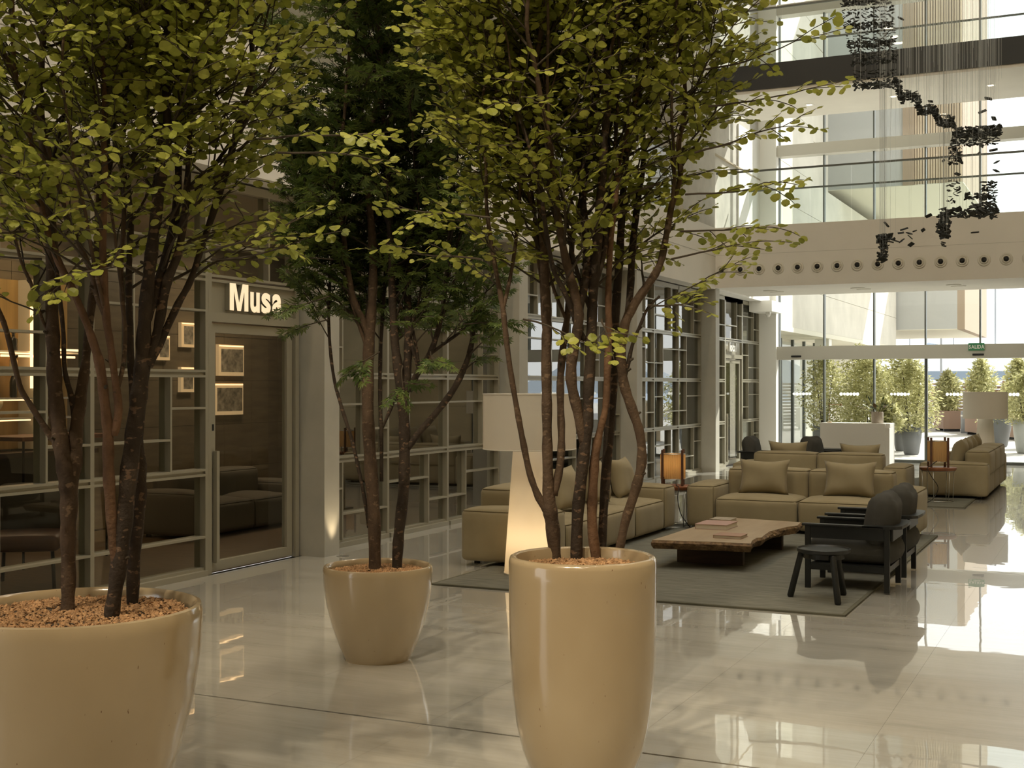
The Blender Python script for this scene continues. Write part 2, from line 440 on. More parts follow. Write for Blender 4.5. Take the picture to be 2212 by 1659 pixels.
# ================================================================== the place
XW, XP = -7.53, -7.24              # shopfront plane, pilaster and fascia plane
YB, YBB, YF = 24.87, 27.55, 29.9   # bridge front, bridge back, glass facade
ZB0, ZB1 = 3.725, 4.94             # lower bridge
ZC0, ZC1 = 7.60, 8.16              # upper bridge
XR, YN, ZT = 2.2, -7.0, 13.0       # right wall, wall behind the camera, roof
def struct(name, mb, m, parent=None):
    o = mb.build(name, m, parent)
    if parent is None: o['kind'] = 'structure'
    return o

# ---- floor: big polished slabs with hairline joints, one dark movement joint
floor = empty('floor', kind='structure')
ysl = [-7.0, -4.6, -2.2, 0.2, 2.9, 5.70, 8.95, 12.2, 15.45, 18.7, 21.95, 25.2, YF - 0.05]
xsl = [XW + 0.02 + 1.075 * i for i in range(9)] + [XR]
MB().box(XW - 0.1, XR, YN, YF - 0.05, -0.08, -0.012).build('joint_bed', 'joint_dark', floor)
for j in range(len(ysl) - 1):
    g0 = 0.010 if ysl[j] == 5.70 else 0.0006
    g1 = 0.010 if ysl[j + 1] == 5.70 else 0.0006
    for i in range(len(xsl) - 1):
        MB().box(xsl[i] + 0.0005, xsl[i + 1] - 0.0005, ysl[j] + g0, ysl[j + 1] - g1, -0.012, 0).build('slab', 'marble', floor)

# ---- left wall: fascia, pilasters, upper galleries
wl = empty('wall_left', (0, 0, 0), kind='structure')
MB().box(-8.0, XP, YN, YB, ZB0 - 0.02, ZB1).build('fascia', 'plaster', wl)
MB().box(-10.2, -8.0, YN, YB, ZB1 - 0.25, ZB1).build('gallery_floor', 'plaster', wl)
MB().box(-10.4, -10.2, YN, YB + 0.2, ZB1, ZT).build('gallery_wall', 'plaster', wl)
MB().box(-8.0, XP, YN, YB, ZC0, ZC1 + 0.25).build('upper_fascia', 'plaster', wl)
MB().box(-10.2, -8.0, YN, YB, ZC0, ZC1).build('upper_floor', 'plaster', wl)
MB().box(-7.95, XP - 0.005, 22.75, YB - 0.01, ZB1, ZC0).build('concrete_pier', 'concrete', wl)
MB().box(-7.95, XP - 0.005, 22.75, YB - 0.01, ZC1 + 0.25, ZT).build('concrete_pier', 'concrete', wl)
for y in (4.2, 8.9, 13.6, 18.3):
    MB().box(-7.6, XP - 0.02, y, y + 0.06, ZB1, ZB1 + 1.1).build('rail_post', 'frame_metal', wl)
MB().box(-7.33, -7.31, YN, 22.7, ZB1 + 0.02, ZB1 + 1.08).build('gallery_glass', 'rail_glass', wl)
MB().box(-7.345, -7.295, YN, 22.7, ZB1 + 1.08, ZB1 + 1.11).build('handrail', 'frame_dark', wl)
MB().box(-8.4, XW - 0.02, YB, YF, ZB1 - 0.3, ZT).build('gallery_end_wall', 'concrete', wl)
MB().box(-8.4, XP, YB + 0.01, YF - 0.38, 3.69, ZB1 - 0.3).build('end_ledge', 'plaster_white', wl)
MB().box(-7.545, XW + 0.02, YB + 0.05, YB + 0.75, ZB1, ZC0).build('white_panel', 'plaster_white', wl)
MB().box(-7.545, XW + 0.02, YBB + 0.1, YF - 0.25, ZB1, ZC0).build('white_panel', 'plaster_white', wl)
MB().box(-7.545, XW + 0.03, YB + 0.75, YF - 0.3, 6.60, 6.63).build('panel_joint', 'stone_joint', wl)
MB().box(XP - 0.002, XP + 0.004, YN, YB, 4.36, 4.368).build('fascia_joint', 'pier_paint', wl)
for k, y in enumerate((1.45, 6.12, 10.80, 15.49, 20.18)):
    MB().box(XW - 0.2, XP, y, y + 0.275, 0, ZB0).build('pilaster', 'pier_paint', wl)
MB().box(XW - 0.2, XP + 0.005, YB, YB + 0.27, 0, ZB0).build('pilaster', 'pier_paint', wl)
MB().box(XW - 0.3, -7.13, 29.52, YF + 0.1, 0, ZT).build('end_pier', 'plaster_white', wl)

# ---- shopfronts: three 1.45 m leaves to a bay, four rows, stepped glazing bars
ROWS = [(0.075, 0.915), (0.985, 1.825), (1.895, 2.715), (2.785, 3.60)]
def shopfront(idx, posts, spec, skip=(), gm='mirror_glass'):
    w = empty('window_%d' % idx, (XW, posts[0], 0), kind='structure')
    y0 = posts[0]
    bar = lambda a, b_, c, d, nm='glazing_bar', dx=0.0: MB().box(-0.13, 0.0 - dx, a - y0, b_ - y0, c, d).build(nm, 'frame_metal', w)
    for y in posts: bar(y - 0.022, y + 0.022, 0, 3.68, 'post')
    bar(posts[0] + 0.022, posts[-1] - 0.022, 3.60, 3.68, 'head')
    for ci in range(len(posts) - 1):
        if ci in skip: continue
        a, b_ = posts[ci] + 0.022, posts[ci + 1] - 0.022
        MB().box(-0.13, 0.03, a - y0, b_ - y0, 0, 0.05).build('sill', 'frame_metal', w)
        bar(a, b_, 0.05, 0.075, 'sill', 0.02)
        for ri, (z0, z1) in enumerate(ROWS):
            if ri < 3:
                bar(a, b_, z1, z1 + 0.022, 'rail'); bar(a, b_, z1 + 0.048, z1 + 0.070, 'rail')
                bar(a, b_, z1 + 0.022, z1 + 0.048, 'rail', 0.02)
            m_, lr, rr = spec[ci][ri]
            th = (b_ - a) / 3; cells = []
            ym = a + th * m_ if m_ else None
            if ym: bar(ym - 0.011, ym + 0.011, z0, z1, 'glazing_bar')
            for (c0, c1, k) in ([(a, ym - 0.011, lr), (ym + 0.011, b_, rr)] if ym else [(a, b_, lr)]):
                if k:
                    zr = z0 + (z1 - z0) * k / 3
                    bar(c0, c1, zr - 0.010, zr + 0.010, 'glazing_bar')
                    cells += [(c0, c1, z0, zr - 0.01), (c0, c1, zr + 0.01, z1)]
                else: cells.append((c0, c1, z0, z1))
            for (c0, c1, e0, e1) in cells:
                MB().box(-0.069, -0.063, c0 - y0, c1 - y0, e0, e1).build('pane', gm, w)
    return w
S1 = [(1, 0, 1), (2, 2, 1), (2, 1, 0), (1, 2, 1)]
S2 = [(0, 1, 0), (2, 1, 2), (1, 2, 2), (0, 1, 0)]
S3 = [(1, 1, 2), (1, 2, 0), (1, 1, 0), (1, 1, 0)]
M1 = [(1, 2, 1), (2, 2, 1), (1, 1, 0), (2, 1, 0)]
M2 = [(2, 2, 1), (1, 2, 2), (0, 2, 0), (1, 2, 0)]
M3 = [(1, 1, 2), (2, 2, 2), (2, 2, 1), (2, 1, 2)]
B1 = [(1, 2, 1), (2, 2, 1), (2, 2, 1), (2, 1, 2)]
B2 = [(2, 2, 1), (1, 2, 1), (1, 1, 2), (2, 1, 2)]
B3 = [(2, 1, 2), (1, 1, 2), (1, 2, 1), (2, 2, 1)]
shopfront(1, [1.76, 3.21, 4.66, 6.11], [S2, M1, M2], gm='storefront_glass')
shopfront(2, [6.41, 7.86, 9.31], [S1, S2], gm='storefront_glass')
shopfront(3, [11.10, 12.54, 13.99, 15.45], [M1, M2, M3])
shopfront(4, [15.79, 17.24, 18.69, 20.15], [B2, M2, M1])
shopfront(5, [20.48, 21.93, 23.38, 24.83], [B1, B2, B3])
E1 = [(0, 2, 0), (0, 2, 0), (0, 1, 0), (0, 1, 0)]
shopfront(6, [25.17, 26.60, 28.05, 29.50], [E1, None, B3], skip=(1,))

def solve_text(txt, size, extrude, offset, sx):
    cu = bpy.data.curves.new('t', 'FONT'); cu.body = txt; cu.size = size; cu.extrude = extrude; cu.offset = offset
    cu.align_x = 'LEFT'
    o = bpy.data.objects.new('t', cu); C.objects.link(o)
    dg = bpy.context.evaluated_depsgraph_get(); me = bpy.data.meshes.new_from_object(o.evaluated_get(dg))
    bpy.data.objects.remove(o); bpy.data.curves.remove(cu)
    for v in me.vertices: v.co.x *= sx
    return me
LETTER_X = {'M': (1.22, 0.0045)}
def letters(root, txt, size, extrude, offset, sx, gap, material, M, side=None):
    """each letter its own mesh, laid left to right along local x, upright in local z"""
    x = 0.0
    for ch in txt:
        me = solve_text(ch, size, extrude, LETTER_X.get(ch, (1, offset))[1], sx * LETTER_X.get(ch, (1, offset))[0])
        xs = [v.co.x for v in me.vertices]; x0, x1 = min(xs), max(xs)
        for v in me.vertices:
            c = v.co.copy(); v.co = M @ Vector((x + c.x - x0, -c.z, c.y))
        me.materials.clear(); me.materials.append(MATS[material])
        if side:
            me.materials.append(MATS[side]); fr_ = M.to_3x3() @ Vector((0, -1, 0)); me.update()
            for pg in me.polygons: pg.material_index = 0 if pg.normal.dot(fr_) > 0.7 else 1
        me.update()
        obj('letter', me, root)
        x += (x1 - x0) + gap
    return x - gap

# ---- shop door with glowing letters over it
def shop_door(n, y0, y1, ztr):
    d = empty('door_%d' % n, (XW, y0, 0), kind='structure'); w = y1 - y0
    b = lambda a, c, z0, z1, nm='frame', x0=-0.13, x1=0.0: MB().box(x0, x1, a, c, z0, z1).build(nm, 'frame_metal', d)
    b(0, 0.05, 0, 3.68); b(w - 0.06, w, 0, 3.68); b(0.05, w - 0.06, 3.60, 3.68)
    b(0.05, w - 0.06, ztr, ztr + 0.09, 'transom'); b(0.05, w - 0.06, 2.715, 2.74, 'rail'); b(0.05, w - 0.06, 2.76, 2.785, 'rail')
    MB().box(-0.10, -0.035, 0.05, w - 0.06, ztr + 0.09, 2.715).build('sign_board', 'frame_metal', d)
    b(0.92, 0.945, 2.785, 3.60, 'glazing_bar'); b(0.945, w - 0.06, 3.30, 3.32, 'glazing_bar'); b(0.05, 0.92, 3.06, 3.08, 'glazing_bar')
    for (a, c, z0, z1) in ((0.05, 0.92, 2.785, 3.06), (0.05, 0.92, 3.08, 3.60), (0.945, w - 0.06, 2.785, 3.30), (0.945, w - 0.06, 3.32, 3.60)):
        MB().box(-0.069, -0.063, a, c, z0, z1).build('pane', 'storefront_glass', d)
    leaf = MB()
    for (a, c, z0, z1) in ((0.06, 0.135, 0.02, ztr - 0.015), (w - 0.17, w - 0.08, 0.02, ztr - 0.015), (0.135, w - 0.17, 0.02, 0.11), (0.135, w - 0.17, ztr - 0.10, ztr - 0.015)):
        leaf.box(-0.09, -0.03, a, c, z0, z1)
    lf = leaf.build('door_leaf', 'frame_metal', d)
    MB().box(-0.064, -0.058, 0.135, w - 0.17, 0.11, ztr - 0.10).build('glass', 'storefront_glass', lf)
    h = MB().box(-0.015, 0.03, 0.085, 0.125, 0.10, 1.14); h.box(-0.03, -0.015, 0.095, 0.115, 0.25, 0.28); h.box(-0.03, -0.015, 0.095, 0.115, 0.95, 0.98)
    h.build('handle', 'frame_metal', lf)
    MB().box(-0.03, -0.022, 0.088, 0.108, 1.33, 1.39).build('lock', 'black', lf)
    return d
shop_door(1, 9.33, 10.77, 2.345)
shop_door(2, 26.62, 28.03, 2.345)
Mside = Matrix.Translation((XW + 0.03, 0, 0)) @ Matrix.Rotation(PI / 2, 4, 'Z')
sg = empty('shop_sign', (XW - 0.034, 9.615, 2.462), label='glowing cream letters above the dark glass shop door nearest the trees', cat='sign')
def boxed_letter(me, y0, w, h, drop=0.0):
    xs = [v.co.x for v in me.vertices]; ys = [v.co.y for v in me.vertices]; zs = [v.co.z for v in me.vertices]
    x0, x1, b0, b1, c0, c1 = min(xs), max(xs), min(ys), max(ys), min(zs), max(zs)
    for v in me.vertices:
        c = v.co.copy(); v.co = ((c.z - c0) / (c1 - c0) * 0.055, y0 + (c.x - x0) / (x1 - x0) * w, (c.y - b0) / (b1 - b0) * h - drop)
    me.materials.clear(); me.materials.append(MATS['sign_glow']); me.materials.append(MATS['frame_metal']); me.update()
    for pg in me.polygons: pg.material_index = 0 if pg.normal.x > 0.7 else 1
    obj('letter', me, sg)
mM = MB().prism([(0, 0), (.19, 0), (.19, .72), (.345, 0), (.515, 0), (.67, .72), (.67, 0), (.86, 0), (.86, 1), (.585, 1), (.43, .30), (.275, 1), (0, 1)], 0, 0.1).mesh('letter', 'sign_glow')
boxed_letter(mM, 0.0, 0.285, 0.258)
boxed_letter(solve_text('u', 0.345, 0.028, 0.0135, 1.0), 0.315, 0.150, 0.198, 0.004)
boxed_letter(solve_text('s', 0.345, 0.028, 0.0120, 1.0), 0.492, 0.150, 0.204, 0.006)
boxed_letter(solve_text('a', 0.345, 0.028, 0.0120, 1.0), 0.668, 0.165, 0.204, 0.006)
sg2 = empty('shop_sign', (XW + 0.03, 26.80, 2.50), label='raised pale letters above the far shop door beside the glass facade', cat='sign')
letters(sg2, 'local', 0.27, 0.02, 0.006, 0.95, 0.03, 'white_paint', Matrix.Rotation(PI / 2, 4, 'Z'))

# ---- inside the shop behind the glass
MB().box(-14.0, XW - 0.14, 1.0, 30.0, -0.02, 0.0).build('floor_shop', 'shop_floor')['kind'] = 'structure'
struct('ceiling_shop', MB().box(-14.0, XW - 0.14, 1.0, 30.0, 3.62, 3.70), 'shop_ceiling')
wsb = empty('wall_shop_back', (0, 0, 0), kind='structure')
MB().box(-11.4, -11.05, 1.0, 30.0, 0, 3.62).build('backing', 'shop_dark', wsb)
for j in range(24):
    for i in range(6):
        MB().box(-11.05, -11.03, 1.6 + j * 0.62 + 0.003, 1.6 + (j + 1) * 0.62 - 0.003, 0.02 + i * 0.60 + 0.003, 0.02 + (i + 1) * 0.60 - 0.003).build('tile', 'shop_tile', wsb)
struct('wall_shop_side', MB().box(-11.03, XW - 0.14, 16.5, 16.6, 0, 3.62), 'shop_dark')
struct('wall_shop_end', MB().box(-11.03, XW - 0.14, 24.9, 25.0, 0, 3.62), 'concrete')
struct('wall_shop_near', MB().box(-11.03, XW - 0.14, 1.0, 1.1, 0, 3.62), 'shop_dark')

# back bar with lit shelves, bottles and glasses
bb = empty('back_bar', (-11.0, 9.3, 0), label='golden lit bar shelving glimpsed through the shop glass at far left', cat='shelf')
MB().box(0.0, 0.03, -0.9, 1.75, 1.05, 2.92).build('back_panel', 'bar_gold', bb)
MB().box(0.0, 0.42, -0.9, 1.75, 0, 0.98).build('base_cabinet', 'shop_dark', bb)
MB().box(0.0, 0.46, -0.95, 1.80, 0.98, 1.03).build('counter', 'table_leg_wood', bb)
MB().box(0.03, 0.30, 1.02, 1.10, 1.05, 2.92).build('upright', 'cream_soffit', bb)
SHZ = (1.40, 1.62, 1.90, 2.13)
for z in SHZ:
    MB().box(0.03, 0.26, -0.9, 1.02, z - 0.02, z).build('shelf', 'white_lacquer', bb)
    MB().box(0.235, 0.262, -0.85, 0.98, z - 0.034, z - 0.021).build('light_strip', 'led', bb)
    MB().box(0.03, 0.26, 1.10, 1.75, z - 0.02, z).build('shelf', 'white_lacquer', bb)
MB().box(0.27, 0.30, 0.96, 0.99, 1.72, 2.62).build('light_strip', 'led', bb)
MB().box(0.27, 0.30, 0.98, 1.70, 2.14, 2.165).build('light_strip', 'led', bb)
MB().box(0.27, 0.30, 0.55, 1.60, 2.06, 2.085).build('light_strip', 'led', bb)
PRO = {'tall': [(0.0, 0), (0.038, 0), (0.040, 0.02), (0.040, 0.17), (0.030, 0.21), (0.014, 0.25), (0.013, 0.31), (0.016, 0.315), (0.016, 0.33), (0.0, 0.33)],
       'round': [(0.0, 0), (0.05, 0), (0.06, 0.03), (0.055, 0.08), (0.02, 0.12), (0.014, 0.17), (0.02, 0.175), (0.02, 0.20), (0.0, 0.20)],
       'square': [(0.0, 0), (0.044, 0), (0.044, 0.13), (0.018, 0.15), (0.016, 0.19), (0.022, 0.19), (0.022, 0.215), (0.0, 0.215)]}
bk = 0
WHERE = ['lowest', 'second', 'third', 'top']
ORD = ['first', 'second', 'third', 'fourth', 'fifth', 'sixth', 'seventh']
for zi, z in ((1, 1.62), (2, 1.90), (3, 2.13)):
    ys = [-0.62, -0.38, -0.14, 0.08, 0.33, 0.58, 0.84]
    for yi, y in enumerate(ys):
        kd = R.choice(['tall', 'round', 'square']) if zi != 3 else ('tall' if yi % 2 else 'square')
        mt = R.choice(['bottle_dark', 'bottle_amber', 'bottle_clear'])
        o = MB().lathe(PRO[kd], 14).build('bottle', mt, None, True, (-10.85, 9.3 + y, z))
        tag(o, '%s %s bottle, %s from the left on the %s lit bar shelf' % ({'bottle_dark': 'dark', 'bottle_amber': 'amber', 'bottle_clear': 'clear'}[mt], kd, ORD[yi], WHERE[zi]), 'bottle', 'bottles on the bar shelves')
gl_prof = [(0.0, 0.0), (0.034, 0.0), (0.030, 0.006), (0.006, 0.012), (0.005, 0.085), (0.02, 0.10), (0.040, 0.13), (0.044, 0.17), (0.038, 0.205), (0.036, 0.205), (0.040, 0.168), (0.018, 0.108), (0.0, 0.10)]
for yi in range(7):
    o = MB().lathe(gl_prof, 14).build('wine_glass', 'bottle_clear', None, True, (-10.86 + 0.05 * (yi % 2), 9.3 - 0.55 + yi * 0.20, 1.40))
    tag(o, 'stemmed glass standing on the lowest lit bar shelf, %s from the left' % ORD[yi], 'glass', 'glasses on the bar shelf')
bl = bpy.data.lights.new('bar_lamp', 'AREA'); bl.energy = 16; bl.color = (1.0, 0.72, 0.42); bl.size = 0.3; bl.size_y = 2.4; bl.shape = 'RECTANGLE'
blo = obj('bar_lamp', bl, None, (-10.4, 9.6, 3.55))
# framed lit pictures on the shop wall
for k, (u, v0, v1, wd, nm) in enumerate(((497, 745, 812, 0.55, 'large lit picture frame seen through the upper part of the shop door'), (492, 828, 896, 0.62, 'lower lit picture frame seen through the shop door'),
                                  (403, 697, 750, 0.26, 'small lit picture frame high on the shop wall left of the door'), (350, 725, 778, 0.24, 'narrow lit picture frame with a dark figure behind the tree stems'),
                                  (402, 793, 847, 0.26, 'small lit picture frame below the high one left of the door'))):
    p0 = on_x(u, v0, -11.0); p1 = on_x(u, v1, -11.0)
    pf = empty('picture_frame', (-11.02, p0.y, p1.z), label=nm, cat='picture')
    hgt = p0.z - p1.z
    MB().box(-0.008, 0.045, -wd / 2, wd / 2, 0, hgt).build('frame', 'lightbox', pf)
    MB().box(0.0455, 0.047, -wd / 2 + 0.05, wd / 2 - 0.02, 0.12 * hgt, 0.86 * hgt).build('print', 'photo_print', pf)
    MB().box(0.045, 0.052, -wd / 2 + 0.01, wd / 2 - 0.01, 0.94 * hgt, 0.97 * hgt).build('light_strip', 'led', pf)

# ---- lower bridge (white) and upper bridge (dark fascia)
def bridge(name, z0, z1, material, label, strip):
    g = empty(name, (XP, YB, z0), label=label, cat='bridge')
    L = XR - XP
    MB().box(0, L, 0, 0.3, strip, z1 - z0).build('fascia', material, g)
    if strip: MB().box(0, L, 0.03, 0.3, 0, strip).build('fascia_foot', 'plaster', g)
    MB().box(0, L, 0.3, YBB - YB, 0.0, 0.08).build('soffit', 'plaster', g)
    MB().box(0, L, 0.3, YBB - YB, 0.09, z1 - z0 - 0.001).build('deck', 'plaster', g)
    if strip == 0: MB().box(0, L, -0.002, 0.01, 0.655, 0.66).build('fascia_joint', 'pier_paint', g)
    n = 7; w = L / n
    for (yy) in (0.06, YBB - YB - 0.06):
        for i in range(n):
            MB().box(i * w + 0.006, (i + 1) * w - 0.006, yy - 0.008, yy + 0.008, z1 - z0, z1 - z0 + 1.09).build('glass_panel', 'rail_glass', g)
        MB().box(0, L, yy - 0.02, yy + 0.02, z1 - z0 + 1.09, z1 - z0 + 1.125).build('handrail', 'frame_dark', g)
    return g
bridge('gallery_bridge', ZB0, ZB1, 'plaster', 'white gallery bridge with a row of round air nozzles and a glass balustrade', 0)
bridge('gallery_bridge', ZC0, ZC1, 'dark_fascia', 'upper gallery bridge with a dark fascia and a glass balustrade', 0.06)
NTH = ['first', 'second', 'third', 'fourth', 'fifth', 'sixth', 'seventh', 'eighth', 'ninth', 'tenth', 'eleventh', 'twelfth', 'thirteenth', 'fourteenth', 'fifteenth', 'sixteenth', 'seventeenth']
for k in range(17):
    x = -7.109 + 0.3835 * k
    a = empty('air_nozzle', (x, YB, 4.078), label='round white air nozzle on the white bridge, %s from the left wall' % NTH[k], cat='air vent', group='air nozzles along the lower bridge')
    Mx = Matrix.Rotation(PI / 2, 4, 'X')
    if k == 0:
        m1 = MB().lathe([(0.0, 0.0), (0.118, 0.0), (0.116, 0.008), (0.086, 0.014), (0.080, 0.006), (0.0, 0.006)], 28, Mx).mesh('flange', 'nozzle', True)
        m2 = MB().lathe([(0.075, 0.006), (0.072, 0.028), (0.062, 0.034), (0.052, 0.030), (0.050, 0.010), (0.075, 0.006)], 28, Mx, True).mesh('ring', 'nozzle', True)
        m3 = MB().lathe([(0.0, 0.0075), (0.043, 0.0075), (0.043, 0.022), (0.0, 0.024)], 20, Mx).mesh('bore', 'black', True)
    obj('flange', m1, a); obj('ring', m2, a); obj('bore', m3, a)
# recessed lights and vents in the bridge soffits
for (u, v, z, wh) in ((1748, 226, ZC0, 'left of the hanging chips'), (2140, 184, ZC0, 'right of the hanging chips'), (1620, 236, ZC0, 'near the tree leaves'), (1930, 208, ZC0, 'behind the hanging chips')):
    p = on_z(u, v, z)
    d = empty('downlight', (p.x, p.y, z), label='small square recessed downlight under the upper bridge, ' + wh, cat='ceiling light', group='downlights under the upper bridge')
    MB().box(-0.09, 0.09, -0.09, 0.09, -0.006, 0).build('trim_ring', 'white_paint', d)
    MB().box(-0.05, 0.05, -0.05, 0.05, -0.009, -0.0061).build('lens', 'downlight', d)
for (u, v, wh) in ((1664, 628, 'left'), (1853, 622, 'middle'), (2060, 615, 'right')):
    p = on_z(u, v, ZB0)
    d = empty('ceiling_vent', (p.x, p.y, ZB0), label='flat round vent pair in the white soffit over the entrance, %s one of three' % wh, cat='air vent', group='vents under the lower bridge')
    MB().lathe([(0.0, -0.012), (0.13, -0.012), (0.15, 0.0), (0.0, 0.0)], 24).build('disc', 'nozzle', d, True)
    MB().lathe([(0.0, -0.012), (0.13, -0.012), (0.15, 0.0), (0.0, 0.0)], 24, Matrix.Translation((0.05, 0.38, 0))).build('disc', 'nozzle', d, True)
c_ = empty('security_camera', (-7.16, 28.9, 3.40), label='small white dome security camera under the soffit by the facade', cat='camera')
MB().box(-0.05, 0.05, -0.05, 0.05, 0.0, 0.05).build('bracket', 'white_paint', c_)
MB().lathe([(0.0, -0.07), (0.035, -0.06), (0.055, -0.02), (0.055, 0.0), (0.0, 0.0)], 20).build('dome', 'white_lacquer', c_, True)
MB().box(-7.53, -7.0, 28.6, 29.6, 3.45, 3.70).build('trim_1', 'plaster_white')['kind'] = 'structure'

# ---- glass facade
fx = [-7.13, -6.07, -4.93, -3.795, -2.63, -1.50, -0.36, 0.12]
fw = empty('window_7', (0, YF, 0), kind='structure')
LV = [(0.06, 2.36), (2.67, 7.15), (7.41, 10.48), (10.73, ZT)]
for i, x in enumerate(fx):
    for li, (z0, z1) in enumerate(LV):
        if li == 0 and i in (4, 5): continue
        MB().box(x - 0.017, x + 0.017, -0.10, 0.06, z0, z1).build('mullion', 'frame_dark', fw)
        if li == 0 and i == 3: MB().box(x + 0.02, x + 0.04, -0.06, 0.04, z0, z1).build('door_stile', 'frame_dark', fw)
for li, (z0, z1) in enumerate(LV):
    xs = [x for i, x in enumerate(fx) if not (li == 0 and i in (4, 5))]
    for i in range(len(xs) - 1):
        pn = MB().box(xs[i] + 0.017, xs[i + 1] - 0.017, -0.008, 0.004, z0, z1).build('pane', 'facade_glass', fw)
        if li == 0 and xs[i] < 1:
            cx_ = (xs[i] + xs[i + 1]) / 2
            for c2 in ([cx_] if xs[i + 1] - xs[i] < 1.5 else [xs[i] + 0.65, xs[i] + 1.75, xs[i] + 2.85]):
                for k in range(6):
                    MB().lathe([(0.0, 0), (R.choice((0.030, 0.034, 0.038)), 0)], 14, Matrix.Translation((c2 + (k - 2.5) * 0.075, -0.010, 1.555)) @ Matrix.Rotation(PI / 2, 4, 'X'), True).build('dot', 'frosted', pn)
MB().box(fx[0], fx[-1], -0.12, 0.08, 0, 0.06).build('threshold', 'frame_dark', fw)
for (z0, z1) in ((2.36, 2.67), (7.15, 7.41), (10.48, 10.73)):
    MB().box(-7.29, fx[-1], -0.30, 0.02, z0, z1).build('transom_beam', 'header_metal', fw)
for (u, v) in ((1720, 770), (2113, 766)):
    p = on_y(u, v, YF - 0.30)
    d = MB().bevel_box(-0.12, 0.12, -0.02, 0.0, -0.022, 0.022, 0.009).build('door_sensor', 'black', None, False, (p.x, YF - 0.30, p.z))
    tag(d, 'slim black door sensor on the header, %s' % ('near the left end' if u < 1900 else 'below the green exit sign'), 'sensor')
es = empty('exit_sign', (-2.853, YF - 0.31, 2.527), label='green exit sign with white capital letters on the entrance header', cat='sign')
MB().box(0, 0.335, -0.02, 0.0, 0, 0.165).build('plate', 'green_sign', es)
letters(es, 'SALIDA', 0.115, 0.002, 0.0032, 0.78, 0.006, 'white_paint', Matrix.Translation((0.014, -0.022, 0.042)))

# ---- the rest of the hall: right stone wall, wall behind the camera, roof with a glazed opening
wr = empty('wall_right', (XR, 0, 0), kind='structure')
MB().box(0.02, 0.3, YN, YF, 0, ZT).build('backing', 'stone_joint', wr)
for j in range(31):
    for i in range(11):
        MB().box(0.0, 0.02, YN + j * 1.2 + 0.004, min(YN + (j + 1) * 1.2 - 0.004, YF), i * 1.2 + 0.004, min((i + 1) * 1.2 - 0.004, ZT)).build('tile', 'stone_in', wr)
wf = empty('wall_far', (fx[-1], YF, 0), kind='structure')
MB().box(0.02, XR - fx[-1], 0.0, 0.3, 0, ZT).build('backing', 'stone_joint', wf)
for i in range(11):
    MB().box(0.02, 1.05, -0.02, 0.0, i * 1.2 + 0.004, min((i + 1) * 1.2 - 0.004, ZT)).build('tile', 'stone_in', wf)
    MB().box(1.058, XR - fx[-1] - 0.01, -0.02, 0.0, i * 1.2 + 0.004, min((i + 1) * 1.2 - 0.004, ZT)).build('tile', 'stone_in', wf)
struct('wall_back', MB().box(XW - 3, XR + 0.3, YN - 0.3, YN, 0, ZT), 'dark_stone')
SKX0, SKX1, SKY0, SKY1 = -5.5, 0.6, 3.0, 18.0
rf = empty('ceiling', (0, 0, ZT), kind='structure')
for (a, b_, c, d) in ((-10.4, SKX0, YN, YF + 0.15), (SKX1, XR + 0.3, YN, YF + 0.15), (SKX0, SKX1, SKY1, YF + 0.15), (SKX0, SKX1, YN, SKY0)):
    MB().box(a, b_, c, d, 0, 0.5).build('roof_panel', 'plaster_white', rf)
nb_ = 12
for k in range(nb_ + 1):                                    # unseen deep white baffles, added to keep the sun out and pass the sky
    y = SKY0 + (SKY1 - SKY0) * k / nb_
    MB().box(SKX0, SKX1, y - 0.03, y + 0.03, 0.0, 1.28).build('added_baffle', 'plaster_white', rf)
MB().box(SKX0, SKX1, SKY0, SKY1, 1.29, 1.30).build('skylight_glass', 'facade_glass', rf)
# recessed hall lights and added fill lights
def hall_light(x, y, watt, col, label, group, size=0.5):
    d = empty('ceiling_light', (x, y, ZT), label=label, cat='ceiling light', group=group)
    MB().lathe([(size * 0.5, -0.004), (size * 0.56, -0.02), (size * 0.62, 0.0)], 24, None, True).build('trim_ring', 'white_paint', d, True)
    MB().lathe([(0.0, -0.002), (size * 0.5, -0.002)], 24, None, True).build('lens', 'downlight', d)
    l = bpy.data.lights.new('hall_lamp', 'AREA'); l.shape = 'DISK'; l.size = size; l.energy = watt; l.color = col
    obj('lamp_light', l, d, (0, 0, -0.03))
for k, (y, wt) in enumerate(((-4.5, 20), (-0.5, 30), (3.5, 45), (7.5, 60), (11.5, 60), (15.5, 45))):  # unseen row, added to brighten the dim hall
    hall_light(1.4, y, wt, (1.0, 0.87, 0.68), 'large round fill light added right of the skylight, %s from near end' % NTH[k], 'added fill lights right', 1.2)
for k, y in enumerate((-3.0, 1.0, 5.0, 9.0, 13.0, 17.0)):
    hall_light(-6.3, y, 70, (1.0, 0.76, 0.48), 'warm round ceiling light along the left wall, %s from near end' % NTH[k], 'recessed lights left', 0.3)

